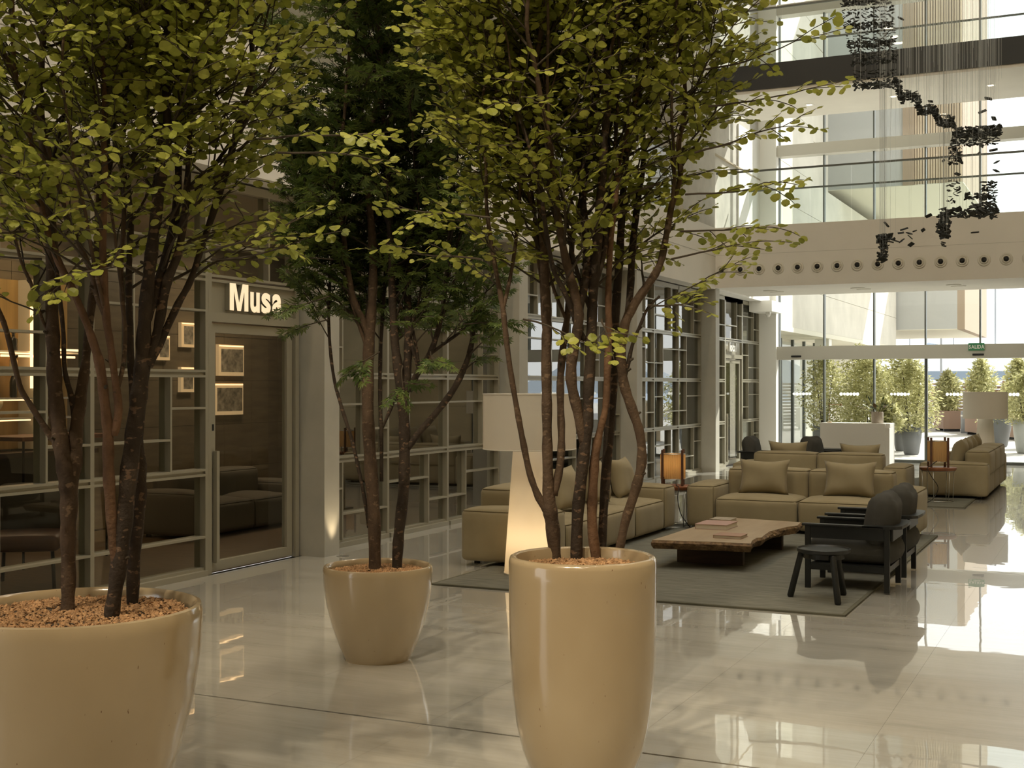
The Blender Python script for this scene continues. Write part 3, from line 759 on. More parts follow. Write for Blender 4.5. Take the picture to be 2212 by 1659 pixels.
# accent spotlights over the planters
def track_spot(x, y, target, watt, label, ang=24):
    d = empty('track_spotlight', (x, y, ZT), label=label, cat='spotlight', group='planter spotlights')
    v = (Vector(target) - Vector((x, y, ZT - 0.25))); q = v.to_track_quat('-Z', 'Y').to_matrix().to_4x4()
    MB().tube([(0, 0, 0), (0, 0, -0.2)], 0.02, 8).build('stem', 'black', d)
    MB().lathe([(0.0, 0.10), (0.06, 0.10), (0.075, -0.08), (0.065, -0.08), (0.05, 0.0), (0.0, 0.0)], 20, Matrix.Translation((0, 0, -0.25)) @ q).build('head', 'black', d, True)
    l = bpy.data.lights.new('spot_lamp', 'SPOT'); l.energy = watt; l.color = (1.0, 0.84, 0.60); l.spot_size = math.radians(ang); l.spot_blend = 0.6; l.shadow_soft_size = 0.15
    o = obj('lamp_light', l, d, (0, 0, -0.26)); o.rotation_euler = v.to_track_quat('-Z', 'Y').to_euler()
track_spot(-3.6, -3.0, (-3.7, 3.8, 2.3), 3400, 'black track spotlight aimed at the tree in the wide bowl')
track_spot(-1.0, -2.0, (-2.1, 5.1, 2.3), 3200, 'black track spotlight aimed at the tree in the tall pot')
track_spot(-5.2, 0.5, (-4.25, 6.95, 1.8), 1900, 'black track spotlight aimed at the tree in the small bowl')

# recessed floor uplight washing the pilaster beside the door
ul = empty('floor_uplight', (XP + 0.13, 10.94, 0.0), label='small recessed floor uplight at the foot of the pilaster beside the shop door', cat='floor light')
MB().lathe([(0.0, 0.001), (0.045, 0.001), (0.05, 0.004), (0.06, 0.003), (0.065, 0.0)], 20, None, True).build('ring', 'chrome_wire', ul, True)
l_ = bpy.data.lights.new('uplight', 'SPOT'); l_.energy = 16; l_.color = (1.0, 0.78, 0.5); l_.spot_size = math.radians(50); l_.spot_blend = 0.8; l_.shadow_soft_size = 0.03
o_ = obj('lamp_light', l_, ul, (0, 0, 0.02)); o_.rotation_euler = Vector((-0.22, 0.0, 1.0)).to_track_quat('-Z', 'Y').to_euler()
# ================================================================== furniture
def rug(x0, x1, y0, y1, label):
    r_ = empty('rug', ((x0 + x1) / 2, (y0 + y1) / 2, 0), label=label, cat='rug')
    a, c = (x1 - x0) / 2, (y1 - y0) / 2
    MB().box(-a + 0.03, a - 0.03, -c + 0.03, c - 0.03, 0.0, 0.016).build('pile', 'rug', r_)
    e = MB()
    for (p, q) in (((-a, -c), (a, -c + 0.03)), ((-a, c - 0.03), (a, c)), ((-a, -c + 0.03), (-a + 0.03, c - 0.03)), ((a - 0.03, -c + 0.03), (a, c - 0.03))):
        e.box(p[0], q[0], p[1], q[1], 0, 0.015)
    e.build('border', 'rug_edge', r_)
    return r_
rug(-5.39, -1.815, 9.70, 15.35, 'large grey olive rug under the live-edge coffee table')
rug(-5.6, -1.88, 18.97, 25.0, 'second grey rug running under the far sofas')

def sofa(name, W_, D_, n, arm, loc, rz, label, fabric='linen', pipe='piping', arm_h=0.53, seat_h=0.385, back_h=0.71):
    s = empty(name, loc, rz, label, 'sofa')
    z0 = 0.035
    sw = (W_ - 2 * arm) / n
    for k in range(n):
        x = -W_ / 2 + arm + sw * (k + 0.5)
        se = softbox(sw - 0.012, D_ - 0.03, seat_h - z0, 0.045, (0.004, 0.015, 0.055), 6).build('seat', fabric, s, True, (x, -0.015, z0))
        rim(sw - 0.012, D_ - 0.03, seat_h - z0, 0.045).build('piping', pipe, se, True)
        MB().tube([(-sw / 2 + 0.02, -D_ / 2 + 0.027, 0.03), (-sw / 2 + 0.02, -D_ / 2 + 0.027, seat_h - z0 - 0.01)], 0.005, 5).build('piping', pipe, se, True)
        be = softbox(sw - 0.006, 0.36, back_h - seat_h + 0.06, 0.05, (0.004, 0.02, 0.025), 6).build('backrest', fabric, s, True, (x, D_ / 2 - 0.18, seat_h - 0.06))
        rim(sw - 0.006, 0.36, back_h - seat_h + 0.06, 0.05).build('piping', pipe, be, True)
        lo = softbox(sw - 0.006, 0.30, seat_h - z0, 0.03, (0, 0.01, 0), 4).build('back_base', fabric, s, True, (x, D_ / 2 - 0.165, z0))
    for sx in (-1, 1):
        ar = softbox(arm, D_, arm_h - z0, 0.045, (0.012, 0.015, 0.035), 6).build('arm', fabric, s, True, (sx * (W_ - arm) / 2, 0, z0))
        rim(arm, D_, arm_h - z0, 0.045).build('piping', pipe, ar, True)
        for e in (-1, 1):
            MB().tube([(e * (arm / 2 - 0.013), -D_ / 2 + 0.013, 0.03), (e * (arm / 2 - 0.013), -D_ / 2 + 0.013, arm_h - z0 - 0.012)], 0.005, 5).build('piping', pipe, ar, True)
        for sy in (-1, 1):
            MB().lathe([(0.03, 0), (0.03, 0.05)], 12).build('foot', 'black', s, False, (sx * (W_ / 2 - 0.12), sy * (D_ / 2 - 0.12), 0))
    return s
sofa('sofa', 2.68, 0.95, 2, 0.345, (-3.31, 15.20, 0.016), 0, 'khaki two-seat sofa facing the camera behind the coffee table')
sofa('sofa', 3.80, 0.94, 3, 0.40, (-5.24, 12.77, 0.016), PI / 2, 'long khaki sofa behind the white floor lamp with its back to the shop glass')
sofa('sofa', 2.60, 0.95, 2, 0.33, (-4.02, 19.66, 0.016), PI, 'khaki sofa seen from behind, back to back with the front sofa')
sofa('sofa', 3.80, 1.00, 3, 0.36, (-2.20, 22.38, 0.016), -PI / 2, 'khaki sofa at the right seen end-on beside the small table with a lamp')

def pillow(w, h, t, material='linen', n=14, ear=0.10):
    mb = MB(); idx = {}
    for s in (1, -1):
        for i in range(n + 1):
            for j in range(n + 1):
                u, v = -1 + 2 * i / n, -1 + 2 * j / n
                # sides pull in between the corners, corners stand out as little ears
                k = 1 - ear * (1 - abs(v) ** 2.2) * 0.8 if abs(u) > 0 else 1
                x = u * w / 2 * (1 - ear * 0.55 * (1 - v * v)); z = v * h / 2 * (1 - ear * 0.75 * (1 - u * u))
                e = max(0.0, (1 - u ** 4)) ** 0.7 * max(0.0, (1 - v ** 4)) ** 0.7
                y = s * t / 2 * e * (1 + 0.12 * math.sin(3 * u + 2 * v) * e) + 0.01 * math.sin(5 * u) * (1 - e)
                key = (i, j) if e < 1e-6 else (i, j, s)
                if key not in idx: idx[key] = len(mb.v); mb.v.append((x, y, z))
    for s in (1, -1):
        for i in range(n):
            for j in range(n):
                q = [idx.get((a, c, s), idx.get((a, c))) for (a, c) in ((i, j), (i + 1, j), (i + 1, j + 1), (i, j + 1))]
                mb.f.append(tuple(q if s < 0 else reversed(q)))
    return mb
PM = pillow(0.62, 0.44, 0.20, ear=0.2).mesh('cushion', 'linen', True)
PM2 = pillow(0.56, 0.48, 0.22, ear=0.16).mesh('cushion', 'linen', True)
def cushion(me, loc, rx, rz, label):
    o = obj('cushion', me, None, loc); o.rotation_euler = (rx, 0, rz)
    return tag(o, label, 'cushion', 'loose sofa cushions')
cushion(PM, (-3.80, 15.13, 0.645), -0.22, 0.03, 'khaki cushion on the left seat of the sofa facing the camera')
cushion(PM, (-2.78, 15.13, 0.645), -0.22, -0.02, 'khaki cushion on the right seat of the sofa facing the camera')
cushion(PM2, (-5.19, 13.95, 0.67), -0.25, PI / 2 + 0.05, 'pale khaki cushion standing at the far end of the long left sofa')
cushion(PM2, (-5.19, 12.20, 0.67), -0.28, PI / 2 - 0.10, 'khaki cushion on the long left sofa half hidden by the tree stems')
cushion(PM2, (-5.17, 13.05, 0.67), -0.25, PI / 2, 'khaki cushion in the middle of the long left sofa')
cushion(PM, (-4.56, 19.70, 0.67), 0.16, 0.02, 'khaki cushion peeking over the left back of the rear sofa')
cushion(PM, (-3.46, 19.70, 0.65), 0.16, -0.03, 'khaki cushion peeking over the right back of the rear sofa')
for k, y in enumerate((21.15, 21.85, 22.6, 23.4)):
    cushion(PM2, (-2.17, y, 0.68), -0.25, -PI / 2 + R.uniform(-.12, .12), 'khaki cushion leaning on the right-hand sofa, %s from the front' % ORD[k])

# ---- armchairs: black timber frame, arms wrap into a wide back board
def armchair(loc, rz, label):
    s = empty('armchair', loc, rz, label, 'armchair', 'black framed armchairs')
    L, Wd, A = 0.66, 0.62, 0.56                     # leg spacing along x, across y, arm height; front towards -x
    hx, hy = L / 2, Wd / 2
    for sx in (-1, 1):
        for sy in (-1, 1):
            MB().bevel_box(-0.023, 0.023, -0.020, 0.020, 0, A - 0.02, 0.004).build('leg', 'charcoal_wood', s, False, (sx * hx, sy * hy, 0))
    for sy in (-1, 1):
        MB().bevel_box(-hx - 0.05, hx - 0.02, -0.030, 0.030, A - 0.022, A, 0.007).build('armrest', 'charcoal_wood', s, False, (0, sy * hy, 0))
        MB().box(-hx + 0.02, hx - 0.02, -0.012, 0.012, A - 0.125, A - 0.022).build('side_panel', 'charcoal_wood', s, False, (0, sy * hy, 0))
        MB().box(-hx + 0.02, hx - 0.02, -0.014, 0.014, 0.165, 0.215).build('side_rail', 'charcoal_wood', s, False, (0, sy * hy, 0))
    pl = [(hx - 0.20, -hy - 0.03), (hx + 0.02, -hy - 0.03), (hx + 0.07, -hy - 0.02), (hx + 0.115, -hy + 0.05), (hx + 0.125, 0), (hx + 0.115, hy - 0.05), (hx + 0.07, hy + 0.02), (hx + 0.02, hy + 0.03), (hx - 0.20, hy + 0.03),
          (hx - 0.20, hy - 0.03), (hx - 0.04, hy - 0.05), (hx + 0.015, hy - 0.12), (hx + 0.02, 0), (hx + 0.015, -hy + 0.12), (hx - 0.04, -hy + 0.05), (hx - 0.20, -hy + 0.03)]
    MB().prism(pl, A - 0.024, A + 0.001).build('back_board', 'charcoal_wood', s)
    MB().bevel_box(hx + 0.01, hx + 0.045, -hy + 0.03, hy - 0.03, A - 0.13, A - 0.024, 0.008).build('back_rail', 'charcoal_wood', s)
    for x in (-hx, hx): MB().box(x - 0.014, x + 0.014, -hy + 0.02, hy - 0.02, 0.165, 0.215).build('cross_rail', 'charcoal_wood', s)
    MB().box(-hx + 0.015, hx - 0.015, -hy + 0.015, hy - 0.015, 0.205, 0.222).build('seat_deck', 'charcoal_wood', s)
    c = softbox(0.74, 0.545, 0.215, 0.085, (0.02, 0.01, 0.03), 6).build('seat_cushion', 'charcoal_cushion', s, True, (0.02, 0, 0.222))
    b = softbox(0.19, 0.54, 0.44, 0.075, (0.045, 0.01, 0.03), 6)
    Mb = Matrix.Translation((hx - 0.12, 0, 0.355)) @ Matrix.Rotation(0.16, 4, 'Y')
    b2 = MB().add([Vector((v[0], v[1] * (1 - 0.10 * (v[2] / 0.44) ** 2), v[2] + 0.035 * (abs(v[1]) / 0.27) ** 2 * (v[2] / 0.44))) for v in b.v], b.f, Mb)
    b2.build('back_cushion', 'charcoal_cushion', s, True)
    return s
armchair((-2.025, 11.21, 0.010), 0.0, 'black framed grey armchair nearest the round stool')
armchair((-2.025, 12.17, 0.010), 0.0, 'black framed grey armchair second from the round stool')
armchair((-5.60, 22.4, 0.016), PI, 'grey armchair behind the rear sofa at the far left, only its cushion showing')
armchair((-4.62, 22.75, 0.016), PI * 0.9, 'grey armchair behind the rear sofa nearer the white counter')

# ---- round stool with three splayed legs
st = empty('stool', (-2.11, 10.36, 0.016), label='black round three-legged stool on the rug corner', cat='stool')
MB().lathe([(0.0, 0.378), (0.200, 0.378), (0.212, 0.386), (0.214, 0.412), (0.206, 0.416), (0.196, 0.404), (0.0, 0.403)], 40).build('top', 'charcoal_wood', st, False)
sharp(KIDS(st)[0])
MB().lathe([(0.0, 0.335), (0.165, 0.335), (0.165, 0.378), (0.0, 0.378)], 32).build('apron', 'charcoal_wood', st)
for (dx, dy) in ((-0.27, -0.01), (0.16, -0.24), (0.11, 0.25)):
    l = math.hypot(dx, dy); q = (dx / l * 0.185, dy / l * 0.185)
    MB().tube([(dx, dy, 0.0), (dx, dy, 0.012), (q[0], q[1], 0.36), (q[0] * 0.99, q[1] * 0.99, 0.385)], [0.020, 0.027, 0.025, 0.022], 12).build('leg', 'charcoal_wood', st, True)

# ---- live-edge coffee table
ct = empty('coffee_table', (-3.48, 12.65, 0.016), label='low live-edge wooden slab coffee table carrying three books', cat='table')
zt = 0.268
top = [on_z(u, v, zt + 0.016) for (u, v) in ((1409, 1166), (1500, 1169), (1560, 1171), (1622, 1174), (1624, 1168), (1634, 1162), (1645, 1161), (1652, 1155), (1662, 1148), (1680, 1143), (1700, 1138), (1722, 1135), (1730, 1128), (1700, 1126), (1640, 1122), (1560, 1117), (1534, 1127), (1520, 1132), (1500, 1138), (1470, 1147), (1440, 1157))]
poly = [(p.x + 3.48, p.y - 12.65) for p in top]
N_ = len(poly)
sl = MB().prism(poly, zt - 0.004, zt).build('slab_top', 'slab_wood', ct)
ed = MB(); levels = [(zt - 0.004, 0.0), (zt - 0.025, 0.02), (zt - 0.05, 0.012), (zt - 0.085, -0.015)]
fine = []
for i in range(N_):
    a, b_ = Vector(poly[i]), Vector(poly[(i + 1) % N_]); k = max(1, int((b_ - a).length / 0.06))
    for j in range(k): fine.append(a + (b_ - a) * (j / k))
cen = sum(fine, Vector((0, 0))) / len(fine)
for (z, off) in levels:
    for i, p in enumerate(fine):
        d = (p - cen).normalized(); live = 1.0 if p.x > 0.25 and -0.9 < p.y < 1.2 else 0.25
        w = off * (1 + 0.4 * live) + (R.uniform(-0.02, 0.02) * live if off else 0)
        ed.v.append((p.x + d.x * w, p.y + d.y * w, z))
nf = len(fine)
for l in range(len(levels) - 1):
    for i in range(nf):
        ed.f.append((l * nf + i, (l + 1) * nf + i, (l + 1) * nf + (i + 1) % nf, l * nf + (i + 1) % nf))
ed.f.append(tuple(reversed(range((len(levels) - 1) * nf, len(levels) * nf))))
ed.build('slab_body', 'slab_edge', ct)
for y in (11.96, 13.30):
    MB().bevel_box(-0.33, 0.33, -0.04, 0.04, 0.0, zt - 0.085, 0.004).build('leg_panel', 'table_leg_wood', ct, False, (-3.53 + 3.48 + (0.06 if y > 13 else 0), y - 12.65, 0))
def book(c, w, d, h, rz, cover, label):
    b = empty('book', (c[0], c[1], zt + 0.016), rz, label, 'book')
    MB().box(-w / 2, w / 2, -d / 2, d / 2, 0, 0.004).build('cover', cover, b)
    MB().box(-w / 2, w / 2, -d / 2, d / 2, h - 0.004, h).build('cover', cover, b)
    MB().box(-w / 2 - 0.004, -w / 2 + 0.001, -d / 2, d / 2, 0, h).build('spine', cover, b)
    MB().box(-w / 2 + 0.001, w / 2 - 0.006, -d / 2 + 0.006, d / 2 - 0.006, 0.004, h - 0.004).build('pages', 'paper', b)
book((-3.68, 12.69), 0.33, 0.42, 0.052, 0.0, 'book_pink', 'thick pink hardback book in the middle of the coffee table')
book((-3.79, 13.32), 0.23, 0.27, 0.030, 0.0, 'book_grey', 'grey-brown book at the back of the coffee table')
book((-3.32, 11.93), 0.27, 0.26, 0.030, 0.0, 'book_tan', 'thin reddish-tan book at the front of the coffee table')

# ---- round wire side tables with pleated lamps
def side_table(loc, label):
    t = empty('side_table', loc, 0, label, 'table')
    MB().lathe([(0.0, 0.468), (0.255, 0.468), (0.268, 0.49), (0.27, 0.508), (0.262, 0.512), (0.0, 0.512)], 40).build('top', 'red_wood', t); sharp(t.children[0] if t.children else KIDS(t)[0])
    MB().ring(0, 0, 0.012, 0.215, 0.008, 40).build('base_ring', 'chrome_wire', t, True)
    MB().ring(0, 0, 0.458, 0.235, 0.007, 40).build('top_ring', 'chrome_wire', t, True)
    for a in (20, 65, 140, 200, 260, 320):
        q = math.radians(a); MB().tube([(0.215 * math.cos(q), 0.215 * math.sin(q), 0.012), (0.235 * math.cos(q), 0.235 * math.sin(q), 0.458)], 0.006, 6).build('leg', 'chrome_wire', t, True)
    return t
def table_lamp(loc, label, watt, rz, cord=None):
    t = empty('table_lamp', loc, rz, label, 'lamp')
    n = 72; vs = []; fs = []
    for z in (0.085, 0.39):
        for k in range(n):
            a = 2 * PI * k / n; r_ = 0.148 + (0.006 if k % 2 else -0.002); vs.append((r_ * math.cos(a), r_ * math.sin(a), z))
    for k in range(n): fs.append((k, (k + 1) % n, n + (k + 1) % n, n + k))
    MB().add(vs, fs).build('shade', 'veneer_shade', t)
    MB().ring(0, 0, 0.39, 0.152, 0.005, 40).build('shade_ring', 'chrome_wire', t, True)
    MB().ring(0, 0, 0.085, 0.152, 0.004, 40).build('shade_ring', 'chrome_wire', t, True)
    for a in (45, 135, 225, 315):
        q = math.radians(a); MB().bevel_box(-0.015, 0.015, -0.015, 0.015, 0.0, 0.445, 0.003, Matrix.Translation((0.172 * math.cos(q), 0.172 * math.sin(q), 0))).build('post', 'post_wood', t)
    MB().box(-0.172 * 0.7071, 0.172 * 0.7071, -0.008, 0.008, 0.10, 0.112, Matrix.Rotation(PI / 4, 4, 'Z') @ Matrix.Scale(1.4, 4, (1, 0, 0))).build('cross_bar', 'post_wood', t)
    MB().lathe([(0.0, 0.11), (0.018, 0.11), (0.018, 0.15), (0.03, 0.19), (0.032, 0.22), (0.02, 0.25), (0.0, 0.255)], 16).build('bulb', 'white_paint', t, True)
    if cord:
        Mi = (Matrix.Translation(loc) @ Matrix.Rotation(rz, 4, 'Z')).inverted()
        MB().tube([Mi @ p for p in catmull(cord, 5)], 0.006, 6).build('cord', 'cable', t, True)
    if watt:
        l = bpy.data.lights.new('lamp_bulb', 'POINT'); l.energy = watt; l.color = (1.0, 0.66, 0.32); l.shadow_soft_size = 0.04
        obj('lamp_light', l, t, (0, 0, 0.28))
    return t
side_table((-4.90, 15.02, 0.0), 'round wire-legged side table between the left sofa and the front sofa')
side_table((-2.345, 19.86, 0.016), 'round wire-legged side table in front of the right-hand sofa')
table_lamp((-4.915, 15.02, 0.512), 'glowing pleated veneer table lamp with four posts on the left side table', 0.8, 0.25,
           [(-4.86, 14.98, 0.60), (-4.80, 14.80, 0.53), (-4.74, 14.72, 0.51), (-4.75, 14.70, 0.38), (-4.72, 14.72, 0.20), (-4.66, 14.74, 0.10), (-4.62, 14.78, 0.03)])
table_lamp((-2.345, 19.86, 0.528), 'unlit pleated veneer table lamp with four posts on the right side table', 0.08, 0.30,
           [(-2.34, 19.72, 0.63), (-2.42, 19.60, 0.56), (-2.46, 19.56, 0.52), (-2.40, 19.55, 0.40), (-2.31, 19.55, 0.25), (-2.36, 19.52, 0.10), (-2.46, 19.40, 0.024), (-2.62, 19.35, 0.024)])
# ---- big white floor lamps: drum shade on a tapering lit base
def floor_lamp(loc, label, z0, z1, rad, rtop, rbot, watt, fab='drum_shade'):
    t = empty('floor_lamp', loc, 0, label, 'lamp')
    MB().lathe([(rad, z0), (rad, z1)], 48, None, True).build('shade', fab, t, True)
    MB().ring(0, 0, z1, rad, 0.005, 48).build('shade_rim', 'lamp_fabric', t, True)
    MB().ring(0, 0, z0, rad, 0.005, 48).build('shade_rim', 'lamp_fabric', t, True)
    MB().lathe([(rbot, 0.0), (rtop, z0 + 0.04), (0.0, z0 + 0.04)], 40, None, True).build('base', fab, t, True)
    MB().lathe([(0.0, 0.0), (rbot + 0.004, 0.0), (rbot + 0.004, 0.012), (0.0, 0.012)], 40).build('foot', 'lamp_fabric', t)
    for k in range(3):
        a = 2 * PI * k / 3; MB().tube([(0, 0, z1 - 0.06), (rad * math.cos(a), rad * math.sin(a), z1 - 0.06)], 0.004, 5).build('spoke', 'chrome_wire', t)
    MB().tube([(0, 0, z0 + 0.04), (0, 0, z1 - 0.06)], 0.010, 8).build('stem', 'chrome_wire', t)
    if watt:
        l = bpy.data.lights.new('lamp_bulb', 'POINT'); l.energy = watt; l.color = (1.0, 0.74, 0.42); l.shadow_soft_size = 0.06
        obj('lamp_light', l, t, (0, 0, 0.30))
    return t
floor_lamp((-4.86, 10.62, 0.016), 'tall white floor lamp with a drum shade standing beside the long left sofa', 1.15, 1.655, 0.43, 0.15, 0.235, 3.0)
floor_lamp((-2.19, 25.9, 0.0), 'white drum-shade floor lamp behind the right-hand sofa near the facade', 1.12, 1.625, 0.41, 0.135, 0.22, 0, 'lamp_fabric')

# ---- white reception counter, plant and brass desk lamp
cn = empty('reception_counter', (-4.50, 25.25, 0), label='white block reception counter in front of the glass facade', cat='counter')
MB().bevel_box(-0.66, 0.58, -0.27, -0.21, 0, 1.02, 0.006).build('front_panel', 'white_lacquer', cn)
MB().bevel_box(-0.66, 0.66, -0.21, 0.36, 0.94, 1.02, 0.006).build('top', 'white_lacquer', cn)
MB().bevel_box(0.58, 0.66, -0.27, 0.36, 0, 0.94, 0.006).build('end_panel', 'white_lacquer', cn)
MB().bevel_box(-0.66, -0.58, -0.21, 0.36, 0, 0.94, 0.006).build('end_panel', 'white_lacquer', cn)
pp = empty('potted_plant', (-4.10, 25.2, 1.02), label='leafy cut greenery in a beige cylinder pot on the white counter', cat='plant')
MB().lathe([(0.0, 0), (0.105, 0), (0.113, 0.01), (0.113, 0.215), (0.108, 0.222), (0.10, 0.215), (0.098, 0.18), (0.0, 0.18)], 28).build('pot', 'stone_pot', pp); sharp(KIDS(pp)[0])
for k in range(26):
    a = R.uniform(0, 2 * PI); el = R.uniform(0.35, 1.45); ln = R.uniform(0.12, 0.30)
    if k < 3: a, el, ln = (0.15, PI - 0.2, 1.2)[k], (0.75, 0.45, 1.1)[k], (0.38, 0.34, 0.30)[k]
    d = Vector((math.cos(a) * math.cos(el), math.sin(a) * math.cos(el), math.sin(el)))
    p0 = Vector((0.05 * math.cos(a), 0.05 * math.sin(a), 0.18)); p1 = p0 + d * ln
    side = d.cross(Vector((0, 0, 1))).normalized(); nrm = side.cross(d)
    lm = MB(); w = R.uniform(0.024, 0.042); L2 = R.uniform(0.10, 0.15); tip = d * 0.8 + Vector((0, 0, -0.25)); tip.normalize()
    lm.add([p1, p1 + tip * L2 * .3 + side * w, p1 + tip * L2 * .7 + side * w * .8, p1 + tip * L2, p1 + tip * L2 * .7 - side * w * .8, p1 + tip * L2 * .3 - side * w, p1 + tip * L2 * .5 - nrm * .012],
           [(0, 1, 6), (1, 2, 6), (2, 3, 6), (3, 4, 6), (4, 5, 6), (5, 0, 6)])
    lm.build('leaf', 'leaf_glossy', pp, True)
    MB().tube([p0 - Vector((0, 0, 0.02)), p1], 0.003, 4).build('stalk', 'twig', pp)
dl = empty('desk_lamp', (-5.02, 25.2, 1.02), label='thin brass desk lamp at the left end of the white counter', cat='lamp')
MB().lathe([(0.0, 0), (0.045, 0), (0.045, 0.018), (0.0, 0.02)], 20).build('base', 'brass', dl)
MB().tube([(0, 0, 0.02), (0, 0, 0.36)], 0.006, 8).build('stem', 'brass', dl)
MB().tube([(-0.02, 0, 0.355), (0.24, 0, 0.355)], 0.006, 8).build('arm', 'brass', dl)
MB().lathe([(0.0, 0.04), (0.018, 0.04), (0.022, 0.0), (0.0, 0.0)], 12, Matrix.Translation((0.22, 0, 0.335))).build('head', 'brass', dl)
tb = empty('side_table', (-4.72, 23.85, 0.016), label='small black table top showing between the rear sofa cushions', cat='table')
MB().bevel_box(-0.28, 0.28, -0.22, 0.22, 0.50, 0.56, 0.006).build('top', 'charcoal_wood', tb)
for sx in (-1, 1):
    for sy in (-1, 1): MB().box(-0.02, 0.02, -0.02, 0.02, 0, 0.50).build('leg', 'charcoal_wood', tb, False, (sx * 0.24, sy * 0.18, 0))

# ---- furniture glimpsed inside the dark shop
sofa('sofa', 2.2, 0.9, 2, 0.3, (-9.75, 12.4, 0.0), PI / 2, 'dark sofa inside the shop seen through the glass door', 'shop_sofa', 'shop_dark')
ch = empty('lounge_chair', (-8.6, 8.2, 0), 0.6, label='low lounge chair with a brown leather seat inside the dark shop', cat='chair')
softbox(0.62, 0.60, 0.14, 0.05, (0.01, 0.01, 0.02), 4).build('seat', 'brown_leather', ch, True, (0, 0, 0.32))
softbox(0.62, 0.12, 0.42, 0.05, (0, 0.02, 0.02), 4).build('backrest', 'shop_sofa', ch, True, (0, 0.27, 0.44))
for sx in (-1, 1):
    for sy in (-1, 1): MB().tube([(sx * 0.27, sy * 0.25, 0), (sx * 0.25, sy * 0.23, 0.34)], 0.016, 8).build('leg', 'charcoal_wood', ch)
tl = empty('tall_table', (-9.6, 9.4, 0), label='thin-legged bar-height table inside the dark shop', cat='table')
MB().bevel_box(-0.3, 0.3, -0.6, 0.6, 1.22, 1.26, 0.005).build('top', 'red_wood', tl)
for sx in (-1, 1):
    for sy in (-1, 1): MB().tube([(sx * 0.26, sy * 0.55, 0), (sx * 0.26, sy * 0.55, 1.22)], 0.012, 6).build('leg', 'black', tl)
sp = bpy.data.lights.new('shop_lamp', 'AREA'); sp.energy = 28; sp.color = (1.0, 0.76, 0.5); sp.size = 0.5
obj('shop_lamp', sp, None, (-9.8, 13.4, 3.58))
# ================================================================== three potted multi-stem trees
def chips_mesh(n, rad, seed):
    """loose bark chips covering the soil"""
    g = np.random.default_rng(seed); mb = MB()
    for _ in range(n):
        a = g.uniform(0, 2 * PI); r_ = rad * math.sqrt(g.uniform(0, 1)); s = g.uniform(0.007, 0.015)
        e = g.uniform(-1, 1, (6, 3)) * 0.25
        base = [(1, 0, 0), (-1, 0, 0), (0, .7, 0), (0, -.7, 0), (0, 0, .6), (0, 0, -.6)]
        q = Matrix.Rotation(g.uniform(0, 6), 4, 'Z') @ Matrix.Rotation(g.uniform(-.6, .6), 4, 'X')
        mb.add([Vector((r_ * math.cos(a), r_ * math.sin(a), g.uniform(0, 0.010))) + (q @ Vector((base[i][0] + e[i][0], base[i][1] + e[i][1], base[i][2] + e[i][2]))) * s for i in range(6)],
               [(0, 2, 4), (2, 1, 4), (1, 3, 4), (3, 0, 4), (2, 0, 5), (1, 2, 5), (3, 1, 5), (0, 3, 5)])
    return mb

# leaf templates (x along the leaf, y across, z up), unit length
def fan_leaf():
    out = [(0.10, 0.05), (0.18, 0.24), (0.36, 0.40), (0.52, 0.42), (0.60, 0.47), (0.78, 0.41), (0.86, 0.30), (0.95, 0.20), (1.0, 0.04)]
    v = [(0, 0, 0), (0.35, 0, -0.02), (0.70, 0, -0.015)]; n0 = len(v)
    for s in (1, -1): v += [(x, s * y, 0.16 * y - 0.10 * x * x) for x, y in out]
    k = len(out); f = []
    for si in range(2):
        o = n0 + si * k; seq = [0] + list(range(o, o + k))
        for i in range(len(seq) - 1):
            c = 1 if i < 4 else 2
            t = (c, seq[i], seq[i + 1]); f.append(t if si else t[::-1])
        t = (1, o + 3, 2); f.append(t if si else t[::-1])
    f.append((2, n0 + k - 1, n0 + 2 * k - 1))
    return np.array(v), [tuple(q) for q in f]
def lobed_leaf():
    v = [(0.12, 0, 0)]; f = []
    for (a, l, w) in ((0, 1.0, 0.13), (0.62, 0.80, 0.11), (-0.62, 0.80, 0.11), (1.35, 0.52, 0.09), (-1.35, 0.52, 0.09)):
        o = len(v); c, s = math.cos(a), math.sin(a)
        for (x, y, z) in ((0.5 * l, w, 0.02), (l, 0, -0.10 * l), (0.5 * l, -w, 0.02)):
            v.append((0.12 + c * x - s * y, s * x + c * y, z))
        f += [(0, o + 2, o + 1), (0, o + 1, o)]
    return np.array(v), f

